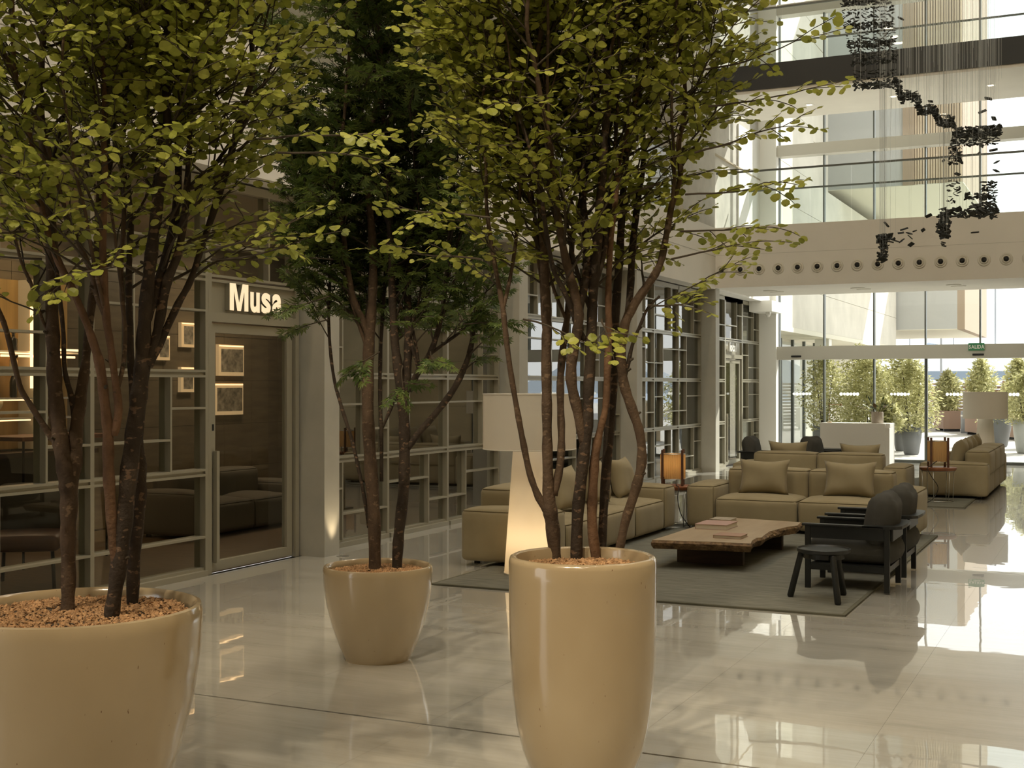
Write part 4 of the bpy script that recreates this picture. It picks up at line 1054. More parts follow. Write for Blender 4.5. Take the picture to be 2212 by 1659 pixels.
def grow_tree(name, label, pot_prof, loc, soil_z, soil_r, stems, crown, leafT, leaf_len, leaf_mat_name, seed, shoots, n_lead_step, pot_n=64):
    g = np.random.default_rng(seed); rr = random.Random(seed)
    root = empty(name, loc, 0, label, 'potted tree')
    L0 = Vector(loc)
    pot = MB().lathe(pot_prof, pot_n).build('pot', 'glaze', root, True); sharp(pot, 50)
    MB().lathe([(0.0, soil_z - 0.03), (soil_r, soil_z - 0.03), (soil_r, soil_z), (0.0, soil_z + 0.004)], 32).build('soil', 'soil', root)
    tag(chips_mesh(int(2600 * soil_r / 0.4), soil_r - 0.012, seed).build('bark_chips', 'chips', root, False, (0, 0, soil_z)), kind='stuff')
    paths = []; tw = MB()
    ax = Vector((L0.x, L0.y))
    for si, s in enumerate(stems):
        px = s['p']
        if s.get('on') is None:
            d0 = (CAMH - soil_z) * FPX / (px[0][1] - HY)
        else:
            par = paths[s['on']]; z_here = None
            best = min(par['pts'], key=lambda q: (lambda c: abs(c[0] - px[0][0]) + abs(c[1] - px[0][1]))(proj(q)))
            d0 = depth_of(best)
        pts = []; rad = []
        lean = s.get('lean', 0.0); n = len(px)
        z0 = None
        for i, (u, v, r_) in enumerate(px):
            p = at_depth(u, v, d0)
            if z0 is None: z0 = p.z
            d = d0 + lean * (p.z - z0)
            pts.append(at_depth(u, v, d)); rad.append(r_ / FPX * d)
        if s.get('lead', True):                                   # continue up into the crown
            t = (pts[-1] - pts[-3]).normalized()
            while pts[-1].z < crown['ztop']:
                t = (t + Vector((rr.uniform(-.22, .22), rr.uniform(-.22, .22), 0.14))).normalized()
                off = Vector((pts[-1].x - ax.x, pts[-1].y - ax.y, 0))
                if off.length > crown['core']: t = (t - off.normalized() * 0.12).normalized()
                pts.append(pts[-1] + t * 0.16); rad.append(max(0.004, rad[-1] * 0.90))
        k = 4; sm = catmull(pts, k); rs = interp(rad, len(sm))
        if s.get('on') is None:
            sm.insert(0, sm[0] + Vector((0, 0, -0.05))); rs.insert(0, rs[0] * 1.08)
        # slight knuckles along the stem
        rs = [r_ * (1 + 0.07 * math.sin(i * 1.7 + si) + rr.uniform(-.03, .03)) for i, r_ in enumerate(rs)]
        MB().tube([p - L0 for p in sm], rs, 12).build('stem' if s.get('on') is None else 'branch', s.get('bark', 'bark_brown'), root, True)
        for _ in range(3):                                        # stubs of pruned twigs
            i = rr.randrange(3, max(4, len(sm) - 4)); a = rr.uniform(0, 6.28); dd = Vector((math.cos(a), math.sin(a), 0.5))
            tw.tube([sm[i] - L0 + dd * rs[i] * 0.6, sm[i] - L0 + dd * (rs[i] + 0.012)], [0.009, 0.005], 5)
        paths.append({'pts': sm, 'rad': rs, 'bark': s.get('bark', 'bark_brown'), 'lead': s.get('lead', True), 'low': s.get('low', 0)})
    for k in range(crown.get('subs', 10)):                        # upright secondary stems
        P = paths[rr.choice([i for i, q in enumerate(paths) if q['lead']])]
        cand = [i for i, q in enumerate(P['pts']) if crown['z0'] - 0.35 < q.z < crown['z0'] + 0.9]
        if not cand: continue
        i = rr.choice(cand); p = P['pts'][i]; a = rr.uniform(0, 2 * PI)
        off = Vector((p.x - ax.x, p.y - ax.y, 0)); h = Vector((math.cos(a), math.sin(a), 0)) + (off.normalized() * 0.6 if off.length > 0.05 else Vector())
        t = (h.normalized() * 0.45 + Vector((0, 0, 1))).normalized(); pts = [p.copy()]; r0 = min(P['rad'][i] * 0.6, 0.012)
        n = rr.randint(7, 11)
        for j in range(n):
            t = (t + Vector((rr.uniform(-.15, .15), rr.uniform(-.15, .15), 0.10))).normalized(); pts.append(pts[-1] + t * 0.14)
        sm = catmull(pts, 3); rs = list(np.linspace(r0, 0.004, len(sm)))
        MB().tube([q - L0 for q in sm], rs, 8).build('branch', P['bark'], root, True)
        paths.append({'pts': sm, 'rad': rs, 'bark': P['bark'], 'lead': True, 'low': 0})
    POS = []; XD = []; NR = []; SC = []
    def shoot(p, d, length):
        d = d.normalized(); m = max(3, int(length / (leaf_len * shoots['gap'])))
        q = p.copy(); pl = [q.copy()]
        side = d.cross(Vector((0, 0, 1)));
        side = side.normalized() if side.length > 1e-3 else Vector((1, 0, 0))
        up = side.cross(d).normalized()
        roll = rr.uniform(-.7, .7); side, up = side * math.cos(roll) + up * math.sin(roll), up * math.cos(roll) - side * math.sin(roll)
        step = length / m
        for i in range(m):
            d = (d + Vector((rr.uniform(-.13, .13), rr.uniform(-.13, .13), rr.uniform(-.13, .05)))).normalized()
            q = q + d * step; pl.append(q.copy())
            sg = 1 if i % 2 else -1
            for rep in range(shoots['per']):
                s2 = sg if rep == 0 else -sg
                xd = (d * rr.uniform(0.25, 0.75) + side * s2 + Vector((0, 0, rr.uniform(-.45, .15)))).normalized()
                nn = (up + Vector((rr.uniform(-.5, .5), rr.uniform(-.5, .5), rr.uniform(-.4, .4)))); nn = (nn - xd * nn.dot(xd)).normalized()
                POS.append(q + xd * leaf_len * 0.12); XD.append(xd); NR.append(nn); SC.append(leaf_len * rr.uniform(0.72, 1.2) * (1 - 0.25 * (i / m if i > m - 2 else 0)))
        xd = d; nn = (up - xd * up.dot(xd)).normalized(); POS.append(q); XD.append(xd); NR.append(nn); SC.append(leaf_len * 0.8)
        tw.tube([a - L0 for a in pl], [0.0022] * (len(pl) - 1) + [0.0012], 3, False)
    def side_branch(p, d, length, r0):
        q = p.copy(); pl = [q.copy()]; n = max(4, int(length / 0.055)); side0 = 1
        for i in range(n):
            d = (d + Vector((rr.uniform(-.16, .16), rr.uniform(-.16, .16), rr.uniform(-.10, .12)))).normalized()
            q = q + d * (length / n); pl.append(q.copy())
            if i >= 1 and rr.random() < shoots['dens']:
                s_ = d.cross(Vector((0, 0, 1))); s_ = s_.normalized() if s_.length > 1e-3 else Vector((1, 0, 0))
                side0 = -side0
                sd = (d * 0.7 + s_ * side0 * rr.uniform(.5, 1.1) + Vector((0, 0, rr.uniform(-.35, .35)))).normalized()
                shoot(q, sd, rr.uniform(*shoots['len']))
        shoot(q, d, rr.uniform(*shoots['len']))
        tw.tube([a - L0 for a in pl], list(np.linspace(r0, 0.0025, len(pl))), 5, False)
    for P in paths:
        acc = 0.0
        for i in range(2, len(P['pts'])):
            p = P['pts'][i]; acc += (p - P['pts'][i - 1]).length
            zb = crown['z0'] if P['lead'] else crown['z0'] - P['low']
            if p.z < zb: continue
            f = min(1.0, (p.z - zb) / 0.5)
            if acc < n_lead_step * (2.2 - 1.2 * f): continue
            acc = 0.0
            off = Vector((p.x - ax.x, p.y - ax.y, 0)); rz = crown['r'](p.z)
            a = rr.uniform(0, 2 * PI); h = Vector((math.cos(a), math.sin(a), 0))
            if off.length > 0.08: h = (h + off.normalized() * 0.75).normalized()
            el = rr.uniform(*crown.get('el', (0.35, 1.15))); d = (h * math.cos(el) + Vector((0, 0, math.sin(el)))).normalized()
            room = max(0.12, rz - off.dot(h))
            side_branch(p, d, min(rr.uniform(0.22, 0.66) * crown.get('bl', 1.0), room * rr.uniform(.75, 1.1)), min(0.008, P['rad'][i] * 0.5))
    for (u, v, d_, dirv, ln) in crown.get('extra', []):          # single sprays that stand clear of the crown
        side_branch(at_depth(u, v, d_), Vector(dirv).normalized(), ln, 0.005)
    tw.build('twigs', 'twig', root)
    pos = np.array([tuple(p) for p in POS]); xd = np.array([tuple(p) for p in XD]); nr = np.array([tuple(p) for p in NR]); sc = np.array(SC)
    yd = np.cross(nr, xd)
    # leaves in front of the lens and nearest to it become single parts
    dep = -SA * pos[:, 0] + CA * pos[:, 1]; lat = CA * pos[:, 0] + SA * pos[:, 1]
    u = CX + FPX * lat / dep; v = HY - FPX * (pos[:, 2] - CAMH) / dep
    inn = (u > 10) & (u < 2200) & (v > 10) & (v < 1650)
    score = np.where(inn, sc / dep * (0.55 + 0.45 * np.abs(np.einsum('ij,j->i', nr, np.array([-SA, CA, 0])))), 0)
    order = np.argsort(-score); sing = order[:300]; rest = order[300:]
    tv, tf = leafT
    me = bpy.data.meshes.new('leaf'); me.from_pydata([tuple(q) for q in tv], [], tf); me.materials.append(MATS[leaf_mat_name])
    at = me.attributes.new('tint', 'FLOAT', 'POINT'); at.data.foreach_set('value', [0.0] * len(tv))
    for i in sing:
        o = bpy.data.objects.new('leaf', me); C.objects.link(o); o.parent = root
        Mx = Matrix((( xd[i][0], yd[i][0], nr[i][0]), (xd[i][1], yd[i][1], nr[i][1]), (xd[i][2], yd[i][2], nr[i][2]))).to_4x4()
        o.matrix_local = Matrix.Translation(Vector(pos[i]) - L0) @ Mx @ Matrix.Scale(sc[i], 4)
    p_, x_, y_, n_, s_ = pos[rest], xd[rest], yd[rest], nr[rest], sc[rest]
    k = len(tv)
    V = (p_[:, None, :] - np.array(tuple(L0))) + s_[:, None, None] * (tv[None, :, 0:1] * x_[:, None, :] + tv[None, :, 1:2] * y_[:, None, :] + tv[None, :, 2:3] * n_[:, None, :])
    N = len(rest); F = (np.array(tf)[None] + (np.arange(N) * k)[:, None, None]).reshape(-1, 3)
    me2 = bpy.data.meshes.new('foliage'); me2.vertices.add(N * k); me2.vertices.foreach_set('co', V.reshape(-1).astype(np.float32))
    nf_ = len(F); me2.loops.add(nf_ * 3); me2.loops.foreach_set('vertex_index', F.reshape(-1).astype(np.int32))
    me2.polygons.add(nf_); me2.polygons.foreach_set('loop_start', (np.arange(nf_) * 3).astype(np.int32))
    me2.update(calc_edges=True); me2.validate()
    at2 = me2.attributes.new('tint', 'FLOAT', 'POINT'); at2.data.foreach_set('value', np.repeat(g.uniform(0, 1, N), k).astype(np.float32))
    me2.materials.append(MATS[leaf_mat_name])
    tag(obj('foliage', me2, root), kind='stuff')
    print(name, 'leaves', len(pos), 'in view', int(inn.sum()))
    return root
def proj(p):
    r_ = CA * p[0] + SA * p[1]; d = -SA * p[0] + CA * p[1]
    return (CX + FPX * r_ / d, HY - FPX * (p[2] - CAMH) / d)

bowl = lambda rt, h: [(0.0, 0.0), (rt * 0.60, 0.0), (rt * 0.605, 0.02 * h), (rt * 0.72, 0.16 * h), (rt * 0.84, 0.36 * h), (rt * 0.935, 0.58 * h), (rt * 0.985, 0.78 * h), (rt, 0.93 * h), (rt, 0.97 * h), (rt * 0.985, h * 0.995), (rt * 0.955, h), (rt * 0.925, h * 0.985), (rt * 0.91, h * 0.95), (rt * 0.905, h * 0.80), (0.0, h * 0.80)]
FAN, LOB = fan_leaf(), lobed_leaf()

# --- tree in the big bowl, left
A = [
 {'p': [(146, 1320, 15), (148, 1240, 16), (147, 1150, 17), (149, 1080, 19), (146, 1040, 20), (137, 990, 18), (126, 920, 18), (119, 840, 16), (115, 750, 15), (112, 660, 14), (113, 560, 14), (108, 470, 12), (100, 380, 11), (92, 290, 9)], 'lean': 0.05, 'bark': 'bark_brown'},
 {'p': [(152, 1060, 14), (163, 1000, 15), (164, 940, 15), (172, 870, 14), (184, 790, 10), (193, 700, 9), (205, 600, 9), (212, 500, 8), (216, 400, 7)], 'on': 0, 'lean': 0.20, 'bark': 'bark_brown'},
 {'p': [(162, 900, 8), (155, 860, 7), (140, 800, 5), (137, 720, 5), (130, 650, 5), (118, 540, 4), (112, 450, 4)], 'on': 1, 'lean': -0.1, 'bark': 'bark_dark'},
 {'p': [(122, 960, 7), (95, 920, 7), (60, 865, 6), (42, 830, 6), (14, 715, 6), (-10, 650, 5), (-40, 540, 4)], 'on': 0, 'lean': -0.25, 'bark': 'bark_brown'},
 {'p': [(113, 725, 5), (95, 700, 4), (78, 650, 4), (66, 610, 4), (46, 566, 3), (30, 500, 3)], 'on': 0, 'lean': -0.3, 'lead': False, 'low': 0.5},
 {'p': [(240, 1334, 16), (254, 1240, 17), (268, 1130, 18), (280, 1010, 19), (292, 920, 19), (302, 840, 18), (308, 780, 17), (312, 700, 15), (321, 600, 14), (333, 500, 13), (346, 400, 12), (362, 300, 10)], 'lean': -0.02, 'bark': 'bark_dark'},
 {'p': [(306, 800, 11), (330, 755, 10), (345, 690, 11), (360, 610, 11), (384, 550, 9), (398, 470, 8), (405, 390, 7), (410, 300, 6)], 'on': 5, 'lean': 0.1, 'bark': 'bark_dark'},
 {'p': [(320, 790, 10), (342, 748, 9), (384, 658, 8), (412, 605, 7), (440, 520, 7), (470, 430, 8), (500, 330, 8), (522, 240, 7), (545, 170, 6)], 'on': 5, 'lean': 0.28, 'bark': 'bark_dark'},
 {'p': [(318, 690, 10), (334, 640, 10), (348, 590, 10), (372, 500, 9), (385, 400, 8), (384, 300, 7)], 'on': 5, 'lean': 0.3, 'bark': 'bark_dark'},
 {'p': [(286, 1306, 13), (290, 1200, 14), (300, 1100, 14), (304, 1020, 13), (298, 960, 12), (290, 880, 9), (284, 800, 8), (280, 700, 8), (278, 600, 7), (282, 480, 7)], 'lean': 0.03, 'bark': 'bark_dark'},
 {'p': [(256, 1250, 10), (244, 1160, 11), (238, 1080, 12), (234, 1000, 13), (233, 930, 12), (225, 860, 11), (216, 790, 11), (200, 735, 9), (180, 680, 8), (152, 615, 8), (124, 560, 8), (100, 490, 7), (84, 410, 6)], 'on': 5, 'lean': -0.12, 'bark': 'bark_orange'},
 {'p': [(246, 940, 9), (256, 885, 9), (246, 800, 8), (238, 740, 8), (230, 690, 9), (224, 600, 9), (222, 500, 8), (228, 400, 7), (224, 300, 6)], 'on': 10, 'lean': -0.1, 'bark': 'bark_orange'},
 {'p': [(232, 690, 7), (214, 650, 7), (200, 600, 6), (186, 560, 6), (150, 480, 5), (120, 380, 5)], 'on': 11, 'lean': -0.2, 'bark': 'bark_brown'},
 {'p': [(250, 850, 6), (266, 790, 5), (270, 720, 5), (264, 640, 5), (262, 560, 5), (268, 460, 5), (262, 360, 4)], 'on': 10, 'lean': 0.2, 'bark': 'bark_brown'},
]
rA = lambda z: 0.90 if z > 2.9 else 0.50 + 0.40 * max(0, (z - 2.0) / 0.9)
grow_tree('potted_tree', 'leafy multi-stem tree in the wide cream bowl pot cropped at the left edge', bowl(0.49, 0.87), (-3.74, 3.82, 0), 0.83, 0.44, A,
          {'z0': 2.15, 'subs': 12, 'ztop': 4.2, 'core': 0.50, 'r': rA, 'extra': [(455, 560, 4.9, (0.9, 0.35, 0.05), 0.36), (440, 545, 4.9, (1.0, 0.2, 0.2), 0.42), (90, 560, 4.8, (-0.6, -0.3, 0.05), 0.3), (60, 500, 4.7, (-0.3, -0.6, -0.1), 0.3), (180, 560, 4.7, (-0.1, -0.6, -0.5), 0.18), (270, 570, 4.6, (0.3, -0.5, -0.15), 0.25), (600, 330, 4.9, (1, .4, -.15), 0.4), (560, 300, 4.8, (1, .3, 0), 0.4)]},
          FAN, 0.044, 'leaf_lime', 11, {'gap': 0.60, 'per': 1, 'dens': 0.85, 'len': (0.10, 0.24)}, 0.075)

# --- finer leaved tree in the small bowl, middle
B = [
 {'p': [(810, 1231, 13), (808, 1120, 14), (801, 1010, 14), (795, 900, 13), (795, 800, 13), (798, 730, 12), (804, 650, 10), (806, 560, 9), (800, 460, 8), (790, 350, 7)], 'lean': 0.02, 'bark': 'bark_brown'},
 {'p': [(797, 725, 9), (782, 690, 8), (765, 650, 7), (752, 590, 6), (740, 500, 5), (720, 400, 5)], 'on': 0, 'lean': -0.1},
 {'p': [(857, 1229, 11), (862, 1150, 12), (872, 1060, 12), (874, 970, 12), (872, 890, 12), (862, 810, 11), (853, 740, 9), (848, 650, 8), (845, 550, 8), (840, 440, 7), (838, 330, 6)], 'lean': 0.0, 'bark': 'bark_dark'},
 {'p': [(872, 880, 10), (880, 800, 9), (882, 730, 9), (881, 640, 8), (886, 540, 8), (892, 430, 7), (900, 320, 6)], 'on': 2, 'lean': 0.1, 'bark': 'bark_dark'},
 {'p': [(880, 968, 8), (905, 935, 7), (950, 882, 7), (985, 832, 7), (1012, 770, 6), (1024, 710, 5), (1030, 650, 4)], 'on': 2, 'lean': 0.1, 'bark': 'bark_dark', 'lead': False, 'low': 0.2},
 {'p': [(884, 845, 7), (905, 800, 7), (928, 765, 6), (946, 715, 6), (958, 650, 5), (968, 560, 5), (975, 450, 5)], 'on': 3, 'lean': -0.1, 'bark': 'bark_dark'},
 {'p': [(928, 765, 4), (970, 735, 3.5), (1010, 705, 3), (1040, 670, 3)], 'on': 5, 'lean': 0.1, 'bark': 'bark_dark', 'lead': False, 'low': 0.3},
 {'p': [(797, 1140, 4), (788, 1080, 4), (774, 1010, 4), (760, 950, 4), (738, 880, 4), (722, 820, 3.5), (713, 750, 3.5), (710, 680, 3), (712, 610, 3), (720, 540, 3)], 'on': 0, 'lean': 0.05, 'bark': 'bark_dark', 'low': 0.2},
 {'p': [(824, 1040, 4), (824, 940, 4), (821, 850, 4), (822, 760, 4), (828, 660, 4), (835, 560, 4)], 'on': 0, 'lean': 0.15, 'bark': 'bark_dark'},
 {'p': [(826, 925, 3), (845, 880, 4), (860, 840, 3), (874, 780, 3), (890, 700, 3)], 'on': 8, 'lean': 0.0, 'bark': 'bark_dark'},
]
rB = lambda z: 0.72 if z > 2.7 else 0.50 + 0.22 * max(0, (z - 2.0) / 0.7)
grow_tree('potted_tree', 'fine-leaved dark green tree in the small cream bowl pot between the other two', bowl(0.35, 0.60), (-4.25, 6.95, 0), 0.555, 0.315, B,
          {'z0': 2.02, 'subs': 12, 'ztop': 5.2, 'core': 0.36, 'r': rB, 'bl': 0.9, 'extra': [(712, 640, 8.0, (-.8, -.3, -.2), 0.3), (710, 690, 8.0, (-.9, .1, -.15), 0.25), (870, 790, 7.9, (0.2, -.5, -.5), 0.2), (820, 760, 7.9, (-.3, -.4, -.3), 0.2), (1000, 700, 8.1, (.8, .3, 0), 0.25), (930, 760, 8.0, (0.3, -.4, -.2), 0.2), (720, 560, 8.0, (-.9, -.3, 0), 0.3)]},
          LOB, 0.060, 'leaf_green', 23, {'gap': 0.42, 'per': 2, 'dens': 0.9, 'len': (0.10, 0.20)}, 0.048)

# --- tree in the tall pot, centre
tall_pot = [(0.0, 0.0), (0.175, 0.0), (0.180, 0.012), (0.225, 0.07), (0.262, 0.17), (0.288, 0.28), (0.306, 0.42), (0.316, 0.58), (0.320, 0.75), (0.322, 0.92), (0.322, 0.985), (0.316, 1.006), (0.304, 1.012), (0.290, 1.006), (0.284, 0.985), (0.282, 0.90), (0.0, 0.90)]
D = [
 {'p': [(1199, 1208, 14), (1194, 1140, 15), (1188, 1100, 16), (1184, 1040, 12), (1182, 940, 11), (1181, 850, 11), (1180, 760, 11), (1182, 690, 10), (1177, 600, 10), (1172, 500, 9), (1165, 400, 8), (1158, 300, 7)], 'lean': 0.0, 'bark': 'bark_brown'},
 {'p': [(1182, 1105, 9), (1164, 1075, 8), (1145, 1025, 7), (1131, 960, 7), (1116, 880, 6), (1101, 790, 6), (1091, 710, 6), (1086, 665, 6), (1074, 600, 5), (1060, 520, 5), (1050, 430, 4)], 'on': 0, 'lean': -0.05, 'bark': 'bark_brown'},
 {'p': [(1086, 668, 5), (1100, 610, 4), (1112, 540, 4), (1120, 460, 4)], 'on': 1, 'lean': 0.1, 'bark': 'bark_brown'},
 {'p': [(1196, 1070, 9), (1209, 1010, 9), (1213, 950, 8), (1211, 880, 8), (1211, 810, 8), (1219, 730, 8), (1226, 680, 7), (1232, 600, 7), (1238, 500, 6)], 'on': 0, 'lean': 0.2, 'bark': 'bark_brown'},
 {'p': [(1245, 1210, 13), (1248, 1110, 13), (1258, 1010, 13), (1268, 920, 13), (1272, 830, 12), (1277, 740, 12), (1280, 660, 11), (1284, 590, 11), (1292, 500, 11), (1300, 400, 10), (1306, 300, 8)], 'lean': -0.02, 'bark': 'bark_dark'},
 {'p': [(1262, 960, 10), (1248, 890, 11), (1235, 830, 12), (1235, 780, 12), (1246, 720, 11), (1250, 680, 11), (1238, 620, 10), (1222, 560, 9), (1205, 470, 8), (1195, 380, 7)], 'on': 4, 'lean': -0.08, 'bark': 'bark_brown'},
 {'p': [(1262, 735, 7), (1245, 700, 6), (1232, 660, 6), (1214, 620, 6), (1195, 580, 5), (1180, 500, 5)], 'on': 4, 'lean': -0.3, 'bark': 'bark_dark'},
 {'p': [(1248, 680, 9), (1262, 620, 9), (1268, 560, 9), (1262, 470, 8), (1255, 370, 7)], 'on': 5, 'lean': 0.2, 'bark': 'bark_dark'},
 {'p': [(1288, 1209, 11), (1279, 1130, 11), (1281, 1050, 11), (1286, 980, 10), (1296, 930, 8), (1308, 880, 7), (1312, 800, 8), (1315, 720, 8), (1314, 640, 7), (1318, 540, 6), (1330, 430, 6)], 'lean': 0.0, 'bark': 'bark_orange'},
 {'p': [(1300, 1202, 9), (1304, 1100, 10), (1313, 970, 11), (1322, 860, 11), (1326, 760, 10), (1331, 660, 9), (1338, 560, 9), (1344, 450, 8), (1352, 340, 7)], 'lean': 0.05, 'bark': 'bark_dark'},
 {'p': [(1335, 1206, 9), (1350, 1130, 10), (1372, 1060, 11), (1386, 1000, 11), (1383, 940, 10), (1366, 885, 11), (1348, 830, 11), (1341, 765, 11), (1350, 700, 11), (1372, 655, 10), (1402, 612, 9), (1426, 570, 8), (1440, 505, 7), (1452, 440, 7), (1470, 380, 6), (1466, 310, 6), (1480, 240, 5)], 'lean': 0.0, 'bark': 'bark_brown'},
 {'p': [(1344, 830, 5), (1356, 790, 5), (1366, 745, 4), (1384, 700, 3.5), (1400, 665, 3), (1425, 640, 2.5)], 'on': 10, 'lean': 0.1, 'bark': 'bark_dark', 'lead': False, 'low': 0.1},
 {'p': [(1284, 610, 9), (1300, 555, 9), (1312, 480, 8), (1316, 400, 8), (1310, 300, 7)], 'on': 4, 'lean': 0.25, 'bark': 'bark_dark'},
 {'p': [(1356, 690, 8), (1362, 620, 8), (1366, 540, 8), (1376, 450, 7), (1390, 350, 6)], 'on': 10, 'lean': 0.3, 'bark': 'bark_dark'},
]
rC = lambda z: 0.84 if z > 2.9 else 0.46 + 0.38 * max(0, (z - 2.0) / 0.9)
grow_tree('potted_tree', 'leafy multi-stem tree in the tall cream cylinder pot at the centre', tall_pot, (-2.08, 5.10, 0), 0.955, 0.283, D,
          {'z0': 2.18, 'subs': 14, 'ztop': 4.3, 'core': 0.48, 'r': rC, 'extra': [(1470, 500, 5.4, (.9, .4, -.05), 0.30), (1450, 560, 5.4, (.9, .4, .15), 0.32), (1400, 660, 5.5, (.9, .4, .05), 0.18), (1130, 690, 5.3, (.7, .1, -.2), 0.3), (1040, 560, 5.3, (-.8, -.4, .1), 0.3), (1060, 470, 5.3, (-.9, -.3, .1), 0.4), (1500, 330, 5.5, (.9, .4, .2), 0.4), (1530, 230, 5.5, (.9, .4, .05), 0.42), (1520, 150, 5.5, (.9, .4, .1), 0.42), (1480, 420, 5.5, (.9, .4, .05), 0.4), (1300, 690, 5.3, (.2, -.5, -.3), 0.15)]},
          FAN, 0.045, 'leaf_lime', 37, {'gap': 0.60, 'per': 1, 'dens': 0.85, 'len': (0.10, 0.24)}, 0.070)
# ================================================================== hanging sculpture of dark chips on threads
hs = empty('hanging_sculpture', (-3.8, 20.0, 12.9), label='cascade of small dark chips hanging on thin threads under the roof', cat='sculpture')
HSO = Vector((-3.8, 20.0, 12.9))
chips = []
def scatter(n, u0, u1, v0, v1, y0, y1, size=0.05):
    for _ in range(n):
        chips.append((on_y(R.uniform(u0, u1), R.uniform(v0, v1), R.uniform(y0, y1)), size * R.uniform(0.7, 1.25)))
def lattice(u0, u1, v0, v1, nu, nv, y0, y1, size=0.042, j=0.35):
    du, dv = (u1 - u0) / nu, (v1 - v0) / nv
    for a in range(nu):
        for b_ in range(nv):
            if R.random() < 0.12: continue
            chips.append((on_y(u0 + (a + .5 + R.uniform(-j, j)) * du, v0 + (b_ + .5 + R.uniform(-j, j)) * dv - 0.06 * (a * du), R.uniform(y0, y1)), size * R.uniform(.75, 1.2)))
for (u0, u1, v0, v1) in ((1814, 1926, -34, 14), (1820, 1932, 18, 64), (1828, 1936, 62, 104), (1836, 1938, 106, 142), (1842, 1938, 152, 194)):
    lattice(u0, u1, v0, v1 - 12, 15, 5, 19.3, 20.7, 0.036)
    lattice(u0 + 3, u1 - 4, v1 - 13, v1, 17, 4, 19.3, 20.7, 0.044)
trail = [(1938, 168), (1941, 195), (1948, 212), (1962, 206), (1976, 205), (1984, 228), (1992, 244), (2008, 234), (2020, 240), (2030, 262), (2040, 268), (2052, 258), (2064, 276)]
for i in range(len(trail) - 1):
    (a, b_), (c, d) = trail[i], trail[i + 1]
    for k in range(26):
        t = R.random(); chips.append((on_y(a + (c - a) * t + R.gauss(0, 3.2), b_ + (d - b_) * t + R.gauss(0, 5.5), R.uniform(19.4, 20.6)), R.uniform(0.03, 0.055)))
lattice(2060, 2162, 276, 298, 26, 6, 19.3, 20.7, 0.046)
lattice(2054, 2156, 296, 318, 20, 4, 19.3, 20.7, 0.042)
lattice(2050, 2078, 318, 356, 7, 7, 19.5, 20.5, 0.036)
scatter(26, 2045, 2075, 390, 440, 19.5, 20.5, 0.034)
scatter(90, 2030, 2150, 450, 470, 19.3, 20.7, 0.055); scatter(60, 2095, 2152, 440, 462, 19.3, 20.7, 0.05)
lattice(2120, 2152, 392, 440, 7, 8, 19.5, 20.5, 0.040); scatter(26, 2086, 2130, 418, 430, 19.5, 20.5, 0.045)
scatter(70, 2028, 2048, 465, 515, 19.5, 20.5, 0.055); scatter(3, 2030, 2042, 520, 546, 19.6, 20.4, 0.045)
scatter(34, 1900, 1936, 508, 522, 19.6, 20.4, 0.062); scatter(55, 1899, 1914, 520, 566, 19.6, 20.4, 0.055)
for (u, v) in ((1948, 520), (1946, 503), (1953, 495), (1964, 504), (1966, 512), (1976, 499), (1994, 497), (1968, 528), (1915, 485), (2006, 466), (2052, 483), (2106, 502), (2038, 347), (2120, 315), (2146, 324), (2153, 350), (2152, 369), (2076, 348), (2068, 376), (2070, 410), (1946, 40), (2135, 213), (2147, 256), (2122, 241), (2115, 330)):
    chips.append((on_y(u, v, 20.0), 0.062))
CB = []
for (sx, sy, sz) in ((0.5, 0.22, 0.07), (0.42, 0.30, 0.06), (0.55, 0.16, 0.09)):
    CB.append(MB().box(-sx, sx, -sy, sy, -sz, sz))
cme = [c.mesh('chip', 'sculpture_chip') for c in CB]
chips.sort(key=lambda c: -c[1])
rest = MB()
for i, (p, s) in enumerate(chips):
    q = Matrix.Rotation(R.uniform(0, 6.28), 4, 'Z') @ Matrix.Rotation(R.uniform(-1.0, 1.0), 4, 'X') @ Matrix.Rotation(R.uniform(-.6, .6), 4, 'Y')
    Mx = Matrix.Translation(p - HSO) @ q @ Matrix.Scale(s * 1.75, 4)
    if i < 300:
        o = obj('chip', cme[i % 3], hs); o.matrix_local = Mx
    else:
        rest.add(CB[i % 3].v, CB[i % 3].f, Mx)
tag(rest.build('chips', 'sculpture_chip', hs), kind='stuff')
th = MB()
sel = chips[:60] + R.sample(chips, 260)
for (p, s) in sel:
    q = p - HSO
    th.tube([q, (q.x, q.y, 0.05)], 0.0010, 3, False)
for k in range(130):
    q = on_y(R.uniform(1905, 2165), R.uniform(60, 280), R.uniform(19.2, 20.8)) - HSO
    th.tube([q, (q.x, q.y, 0.05)], 0.0010, 3, False)
tag(th.build('threads', 'thread', hs), kind='stuff')
print('sculpture chips', len(chips))

# ================================================================== outside
MB().box(-60, 60, YF - 0.05, 120, -0.25, -0.02).build('pavement', 'pavement')['kind'] = 'structure'
MB().box(-60, 60, 62, 75, -0.02, -0.012).build('road', 'asphalt')['kind'] = 'structure'
